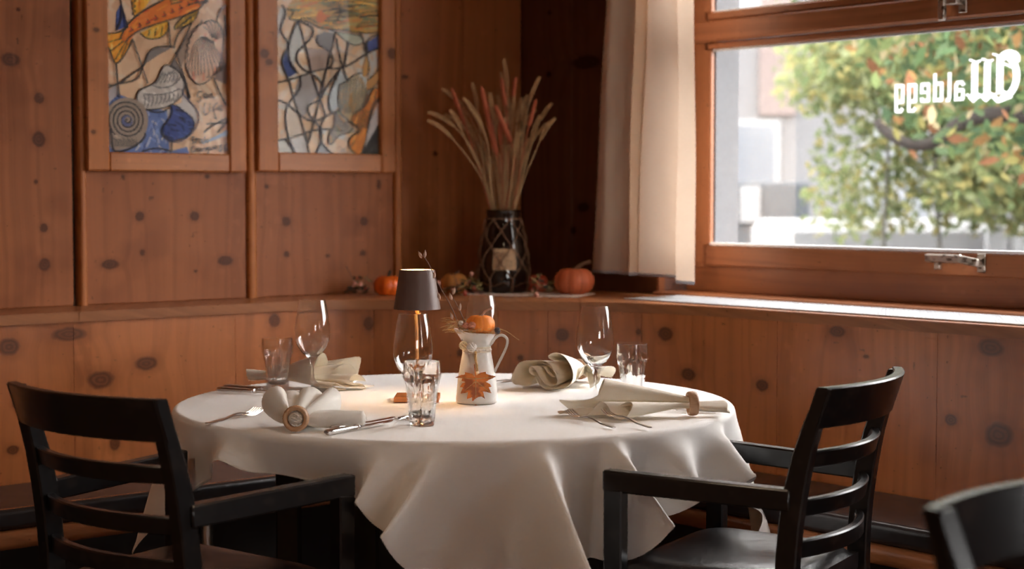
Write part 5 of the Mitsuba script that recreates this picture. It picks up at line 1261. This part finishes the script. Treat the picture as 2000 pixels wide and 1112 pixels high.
CATS = [(-.099, 5.45, 1.583, -.048, 5.45, 1.358, .0105), (-.054, 5.427, 1.521, -.003, 5.427, 1.4, .0095), (-.035, 5.473, 1.612, -.021, 5.473, 1.519, .008), (.013, 5.495, 1.614, .003, 5.495, 1.549, .008), (.077, 5.437, 1.541, .054, 5.437, 1.453, .0075), (-.195, 5.47, 1.578, -.152, 5.47, 1.458, .0075), (-.041, 5.444, 1.468, -.035, 5.444, 1.391, .007)]
q_ = random.Random(11)
def stalk_curve(base, d):
    """from deep in the vase up to the ear, arriving along d"""
    base, d = np.array(base), np.array(d)
    off = (base - [vx, vy, 0])[:2]; a = math.atan2(off[1], off[0]) ; r = min(.036, np.linalg.norm(off) * .42) + q_.uniform(-.006, .006)
    mouth = np.array([vx + r * math.cos(a), vy + r * math.sin(a), vz + .264])
    foot = np.array([vx - .5 * r * math.cos(a), vy - .5 * r * math.sin(a), vz + .06])
    dirm = mouth - foot; dirm /= np.linalg.norm(dirm)
    L = np.linalg.norm(base - mouth)
    return np.vstack([[foot], bez(mouth, mouth + dirm * L * .45, base - d * L * .35, base, n=22)])
ORD = 'first second third fourth fifth sixth seventh eighth ninth tenth eleventh twelfth thirteenth fourteenth fifteenth'.split()
rank = {i: k for k, i in enumerate(sorted(range(len(EARS)), key=lambda i: EARS[i][0] / EARS[i][1]))}
for i, e in enumerate(EARS):
    tip, base = np.array(e[:3]), np.array(e[3:])
    d = (tip - base) / np.linalg.norm(tip - base)
    key = thing('wheat_stalk', f'dried wheat stalk in the dark vase, {ORD[rank[i]] if rank[i] < 15 else ORD[29 - rank[i]]} ear counted from the {"left" if rank[i] < 15 else "right"}', 'wheat', 'wheat stalks in the vase')
    side = np.cross(d, [0, 1, 0]); side /= np.linalg.norm(side); up2 = np.cross(side, d)
    d0 = d + np.array([-d[0] * .25, 0, .15]); d0 /= np.linalg.norm(d0)
    add(f'{key}__stem', tube(stalk_curve(base, d0), .0019, 5), 'm_stem', True)
    L = np.linalg.norm(tip - base); ms = []
    ng = int(L / .0046)
    cv = bez(base, base + d0 * L * .5, tip, n=ng)
    for j in range(ng):
        t = j / (ng - 1); w = .0052 * (math.sin(PI * (.12 + .80 * t)) ** .6)
        for sg in (-1, 1):
            for up in (-.5, .6):
                c = cv[j] + side * sg * w * .75 + up2 * up * w
                g = trimesh.creation.icosphere(subdivisions=1, radius=1.); g.apply_scale([.0022, .0022, .0052])
                z = d + side * sg * .42 + up2 * up * .4; z /= np.linalg.norm(z); x = np.cross(z, [0.3, 1, .1]); x /= np.linalg.norm(x); y = np.cross(z, x)
                ms.append(place(g, c, x, y, z))
    add(f'{key}__ear', cat_(ms), 'm_wheat', True)
for i in range(16):
    a = i * 2.39996; k = .35 + .65 * q_.random()
    tip = np.array([vx + .085 * k * math.cos(a) * (1 if math.cos(a) > 0 else 1.35), vy + .05 * k * math.sin(a), vz + .264 + q_.uniform(.17, .30)])
    d = tip - np.array([vx, vy, vz + .2]); d /= np.linalg.norm(d)
    key = thing('dried_stem', 'bare dried straw-coloured stem among the wheat in the dark vase', 'dried stem', 'bare stems in the vase')
    scene[key] = mikit.ply(tube(stalk_curve(tip, d), .0020, 5), 'm_stem' if i % 3 else 'm_wheat', smooth=True)
CLAB = ['large rust cattail in the middle of the dry bouquet', 'rust cattail leaning left, second of the front pair', 'dull rose cattail standing behind the tall ear', 'short rust cattail near the top of the bouquet', 'dark rust cattail at the right of the bouquet', 'dark rust cattail at the left of the bouquet', 'small cattail deep between the stems']
for e, lab in zip(CATS, CLAB):
    tip, base = np.array(e[:3]), np.array(e[3:6]); r = e[6]
    d = (tip - base) / np.linalg.norm(tip - base)
    key = thing('cattail', lab, 'cattail')
    add(f'{key}__stem', tube(stalk_curve(base, d), .0022, 6), 'm_cattail', True)
    ts = np.linspace(0, 1, 22)
    add(f'{key}__spike', tube([base + (tip - base) * t for t in ts], [r * min(1, math.sqrt(max(.02, 1 - ((abs(t - .5) * 2) ** 8)))) * (1 - .25 * t) for t in ts], 14), 'm_cattail', True)
# lace runner
dv = np.array([.345, -.135]); dv /= np.linalg.norm(dv); nv = np.array([dv[1], -dv[0]])
rp = []
A0 = np.array([-.165, 5.372])
for i in range(61): 
    s = i / 60 * .385; rp.append(A0 + dv * s + nv * .004 * abs(math.sin(i / 60 * PI * 15)))
for i in range(61):
    s = (1 - i / 60) * .385; rp.append(A0 + dv * s - nv * (.20 + .004 * abs(math.sin(i / 60 * PI * 15))))
rg = Polygon(rp).buffer(0)
for i in range(1, 30): rg = rg.difference(Point(*(A0 + dv * (i / 30 * .385) - nv * .012)).buffer(.0028, 4))
m = trimesh.creation.extrude_polygon(rg, .0028, engine='earcut'); m.apply_translation([0, 0, LZ])
add('lace_runner', m, 'm_lace', 20, label='whitish lace runner on the ledge beneath the dark vase', cat='runner')
# pumpkins on the ledge
pumpkin((-.394, 5.372, LZ), .047, .070, lin((226, 104, 32)), lin((170, 56, 18)), 'ledge_pumpkin', 'small shiny orange pumpkin on the ledge, half hidden by the lamp shade', 8, .34, 'm_vc_gloss', 'm_leaf_dark', 0, None, .3, .1)
pumpkin((-.186, 5.455, LZ), .046, .073, lin((196, 130, 62)), lin((120, 66, 30)), 'ledge_pumpkin', 'dull tan pumpkin on the ledge to the left of the dark vase', 8, .25, 'm_vc_satin', 'm_twig', 0, None, .9, .2)
pumpkin((.082, 5.50, LZ + .0032), .036, .062, lin((206, 96, 70)), lin((150, 50, 36)), 'ledge_pumpkin', 'reddish pumpkin mostly hidden behind the right side of the dark vase', 8, .2, 'm_vc_satin', 'm_twig', 0, None, .1, .2)
pumpkin((.197, 5.372, LZ + .0032), .0655, .093, lin((206, 108, 66)), lin((150, 62, 36)), 'ledge_pumpkin', 'large salmon pumpkin with a curved stem at the right end of the ledge display', 9, .36, 'm_vc_satin', 'm_cord', .0, None, .5, .5)
# berry garlands
def garland(label, berries, leaves, twigs, dark=0):
    key = thing('berry_garland', label, 'garland')
    P = [wp(x, y, 0) if False else None for x, y in ()]
    add(f'{key}__twig', cat_([tube(smooth_curve([wp(x, y, Y) for x, y, Y in t], 16), .0013, 5) for t in twigs]), 'm_twig', True)
    for x, y, Y, r in berries:
        add(f'{key}__berry', ball(wp(x, y, Y), r, 2, (.9, .9, 1.15)), 'm_berry' if (x + y) % 2 else 'm_berry_pale', True)
    for x, y, Y, l, a, drk in leaves:
        t = np.linspace(-1, 1, 9); w = .36 * (1 - np.abs(t) ** 1.7)
        V = np.array([[(tt * l, s * ww * l, .15 * l * (tt * tt) - .18 * l * abs(s) * ww) for s in (-1, 0, 1)] for tt, ww in zip(t, w)])
        R2 = trimesh.transformations.euler_matrix(.9 * math.sin(a * 3), .5 * math.cos(a * 2), a)[:3, :3]
        c = wp(x, y, Y); V = V @ R2.T + c
        V[..., 2] = np.maximum(V[..., 2], LZ + .004 )
        add(f'{key}__leaf', thick(V, .0006), 'm_leaf_dark' if drk else 'm_leaf_dry', 30)
g_ = random.Random(4)
def spread(x0, x1, y0, y1, Y, n, l, pd): return [(g_.uniform(x0, x1), g_.uniform(y0, y1), Y + g_.uniform(-.03, .03), l * g_.uniform(.7, 1.2), g_.uniform(0, 6.2), g_.random() < pd) for _ in range(n)]
garland('berry garland with black leaves at the left of the small orange pumpkin', [(693, 553, 5.37, .0075), (704, 556, 5.36, .0075), (699, 544, 5.38, .005), (688, 560, 5.37, .005), (713, 562, 5.36, .006)], spread(676, 716, 562, 573, 5.37, 12, .017, .95) + spread(690, 722, 540, 560, 5.38, 9, .014, .1),
        [[(700, 570, 5.37), (690, 548, 5.38), (676, 520, 5.39)], [(705, 572, 5.37), (712, 552, 5.37), (718, 538, 5.38)], [(680, 572, 5.37), (700, 566, 5.36), (722, 562, 5.36)]])
garland('berry garland with dry leaves between the tan pumpkin and the vase', [(921, 535, 5.40, .0068), (926, 563, 5.36, .0085), (908, 573, 5.33, .0075), (883, 567, 5.36, .0065), (857, 553, 5.37, .006), (917, 550, 5.39, .0045), (898, 560, 5.37, .005)], spread(868, 940, 545, 574, 5.36, 26, .015, .35) + spread(912, 940, 538, 560, 5.38, 6, .018, 0),
        [[(858, 570, 5.37), (885, 560, 5.37), (915, 565, 5.36), (945, 570, 5.35)], [(905, 572, 5.36), (915, 550, 5.38), (922, 530, 5.40)], [(888, 572, 5.36), (892, 552, 5.38), (880, 535, 5.39)]])
garland('berry garland with yellow leaves between the vase and the salmon pumpkin', [(1048, 576, 5.27, .0078), (1052, 561, 5.33, .006), (1040, 568, 5.34, .005), (1064, 558, 5.34, .005), (1043, 549, 5.36, .006)], spread(1038, 1078, 545, 570, 5.34, 20, .014, .3) + spread(1046, 1056, 538, 556, 5.36, 5, .015, 0),
        [[(1036, 572, 5.35), (1050, 562, 5.34), (1068, 566, 5.33), (1080, 560, 5.33)], [(1048, 574, 5.30), (1052, 556, 5.34), (1054, 540, 5.36)]])

# ------------------------------------------------------------------ unseen pendant lamps added as warm fill (their light comes from their own globes)
for i, p in enumerate(FILL_PENDANTS):
    w, p = p[3], np.array(p[:3], float)
    key = thing('fill_pendant', f'unseen warm pendant lamp added as fill light, with a dark metal shade, {("hanging before the round table", "left of the round table", "beside the second window", "over the viewer", "behind the left armchair")[i]}', 'lamp')
    k = add(f'{key}__bulb', ball(p, .045, 2), 'm_white', True)
    scene[k]['emitter'] = {'type': 'area', 'radiance': rgb(w * FILL_LAMP, w * FILL_LAMP * .78, w * FILL_LAMP * .55)}
    add(f'{key}__shade', lathe([(.150, -.070), (.030, .085), (.026, .085), (.146, -.070), (.150, -.070)], 48, p), 'm_shade', 30)
    add(f'{key}__cord', tube([p + ZUP * .06, p * [1, 1, 0] + ZUP * (CH - .002)], .004, 8), 'm_dark', True)
    add(f'{key}__cap', closed_lathe([(0, .112), (.02, .112), (.030, .086), (0, .086)], 24, p), 'm_copper', 30)

# ------------------------------------------------------------------ outside
GZ = -.55
gp = [RP(-30, -.27, GZ), RP(60, -.27, GZ), RP(60, -80, GZ), RP(-30, -80, GZ)]
struct('street', tm(gp, [[0, 2, 1], [0, 3, 2]]), 'm_asphalt', 'grey street outside the window')
def quadwin(key, x0, x1, z0, z1, Y, mat='m_window_far'):
    w = add(f'{key}__window', wbox(x0, x1, Y - .06, Y + .02, z0, z1, .01), 'm_van', 20)
    add(f'{w}__pane', wbox(x0 + .07, x1 - .07, Y - .07, Y - .05, z0 + .07, z1 - .07, .002), mat, 20)
h = thing('pale_house', 'pale rendered house across the street with a brick strip, left of the tree', 'building')
add(f'{h}__wall', wbox(1.6, 13.5, 20.5, 29, GZ, 8.0, .02), 'm_house', 20)
add(f'{h}__brick_strip', wbox(2.98, 3.42, 20.42, 20.6, 2.2, 8.0, .01), 'm_brick', 20)
add(f'{h}__roof', hexa([(x, y, z) for x in (1.3, 13.8) for (y, z) in ((20.1, 8.0), (24.7, 10.2)) for z in (z, z + .2)], .02), 'm_brick', 20)
for x in (2.62, 4.2, 5.8, 7.4, 9.0):
    for z in (.9, 3.4, 5.9): quadwin(h, x, x + .62 if x < 3 else x + .9, z, z + 1.25, 20.5)
a = thing('dark_annex', 'dark grey annex with a bright window in front of the pale house', 'building')
add(f'{a}__wall', wbox(1.75, 2.75, 15.6, 19, GZ, 1.36, .02), 'm_house_dark', 20)
quadwin(a, 2.1, 2.28, .98, 1.31, 15.6, 'm_van')
van = thing('white_van', 'white box van parked in the street below the tree', 'van')
add(f'{van}__body', wbox(2.12, 4.3, 13.2, 15.0, GZ + .35, 1.03, .08), 'm_van', 20)
add(f'{van}__cab', hexa([(4.3, 13.25, GZ + .35), (4.3, 13.25, .85), (4.3, 14.95, GZ + .35), (4.3, 14.95, .85), (5.4, 13.3, GZ + .35), (4.9, 13.4, .80), (5.4, 14.9, GZ + .35), (4.9, 14.8, .80)], .05), 'm_van', 20)
for x in (2.6, 4.8):
    w = trimesh.creation.cylinder(radius=.34, height=.22, sections=24); w.apply_transform(trimesh.transformations.rotation_matrix(PI / 2, [1, 0, 0])); w.apply_translation([x, 13.3, GZ + .34]); add(f'{van}__wheel', w, 'm_dark', 30)
for x0, x1 in ((3.66, 3.79), (3.84, 3.90)):
    k = thing('white_post', 'slender white post beside the street at the right of the tree' if x0 < 3.7 else 'thinner white post right of the other one', 'post')
    scene[k] = mikit.ply(wbox(x0, x1, 13.0, 13.1, GZ, 1.32, .01), 'm_van', smooth=20)
def leaves(n, boxf, size, cols, seed):
    q = np.random.default_rng(seed)
    P = boxf(q, n)
    n = len(P)
    t = np.array([[-1, 0, 0], [-.3, .38, .06], [.35, .40, .06], [1, 0, -.05], [.35, -.40, .06], [-.3, -.38, .06]])
    F = np.array([[0, 1, 5], [1, 2, 5], [2, 4, 5], [2, 3, 4]])
    A = q.normal(size=(n, 3)); A /= np.linalg.norm(A, axis=1, keepdims=True); B = np.cross(A, q.normal(size=(n, 3))); B /= np.linalg.norm(B, axis=1, keepdims=True); Cx = np.cross(A, B)
    s = size * q.uniform(.6, 1.25, n)
    V = P[:, None] + s[:, None, None] * (t[None, :, :1] * A[:, None] + t[None, :, 1:2] * B[:, None] + t[None, :, 2:] * Cx[:, None])
    f = (F[None] + (np.arange(n) * 6)[:, None, None]).reshape(-1, 3)
    c = np.array(cols)[q.choice(len(cols), n, p=None)]
    c = c * q.uniform(.75, 1.2, (n, 1)) * .37
    return tm(V.reshape(-1, 3), f), np.repeat(np.clip(c, 0, 1), 6, axis=0)
def clumps(cs):
    cs = np.array(cs, float)
    def f(q, n):
        k = q.choice(len(cs), n, p=cs[:, 6] / cs[:, 6].sum())
        d = q.normal(size=(n, 3)); d /= np.linalg.norm(d, axis=1, keepdims=True)
        return cs[k, :3] + d * cs[k, 3:6] * (q.uniform(0, 1, (n, 1)) ** .4)
    return f
G1 = [lin(c) for c in ((128, 152, 100), (108, 134, 92), (156, 174, 116), (98, 124, 94), (198, 190, 122), (210, 164, 112), (136, 162, 122), (226, 210, 166), (184, 132, 100), (118, 142, 104), (140, 160, 112), (112, 140, 100))]
t1 = thing('chestnut_tree', 'near tree outside with large green leaves turning yellow and a dark bent branch', 'tree')
qq = np.random.default_rng(8)
cl = [(qq.uniform(1.5, 5.2), qq.uniform(7.6, 9.6), qq.uniform(1.55, 3.6), .5, .5, .35, 1.) for _ in range(44)] + [(qq.uniform(2.4, 5.0), qq.uniform(7.6, 9.0), qq.uniform(1.35, 1.75), .4, .4, .18, .7) for _ in range(12)]
m, c = leaves(15000, clumps(cl), .047, G1, 2)
add(f'{t1}__foliage', m, 'm_foliage', False, kind='stuff', color=c)
br = [(1.72, 8.0, 1.59), (1.82, 7.95, 1.49), (1.955, 7.9, 1.475), (2.05, 7.9, 1.545), (2.18, 7.95, 1.60), (2.45, 8.1, 1.62), (2.9, 8.3, 1.70), (3.5, 8.5, 1.9)]
add(f'{t1}__branch', tube(smooth_curve(br, 50), np.linspace(.022, .075, 50), 10), 'm_bark', True)
add(f'{t1}__branch', tube(smooth_curve([(3.5, 8.5, 1.9), (2.9, 8.4, 2.4), (2.2, 8.3, 2.9), (1.8, 8.2, 3.2)], 30), np.linspace(.07, .025, 30), 10), 'm_bark', True)
add(f'{t1}__trunk', tube([(3.6, 8.6, GZ), (3.55, 8.55, .8), (3.5, 8.5, 2.0), (3.6, 8.6, 3.4)], [.20, .16, .14, .09], 14), 'm_bark', True)
G2 = [lin(c) for c in ((176, 188, 130), (160, 178, 124), (196, 200, 140), (146, 166, 118), (206, 196, 130), (186, 196, 150))]
t2 = thing('pale_tree', 'paler bushy tree further back, below the near branches', 'tree')
cl = [(qq.uniform(2.15, 4.4), qq.uniform(11.0, 12.4), qq.uniform(1.10, 2.3), .45, .5, .30, 1.) for _ in range(44)]
m, c = leaves(15000, clumps(cl), .048, G2, 3)
add(f'{t2}__foliage', m, 'm_foliage', False, kind='stuff', color=c)
add(f'{t2}__trunk', tube([(2.55, 11.7, GZ), (2.56, 11.7, .6), (2.6, 11.7, 1.6)], [.022, .018, .012], 10), 'm_bark_pale', True)
add(f'{t2}__trunk', tube([(3.0, 11.8, GZ), (3.0, 11.8, .6), (2.95, 11.8, 1.6)], [.018, .015, .012], 10), 'm_bark_pale', True)
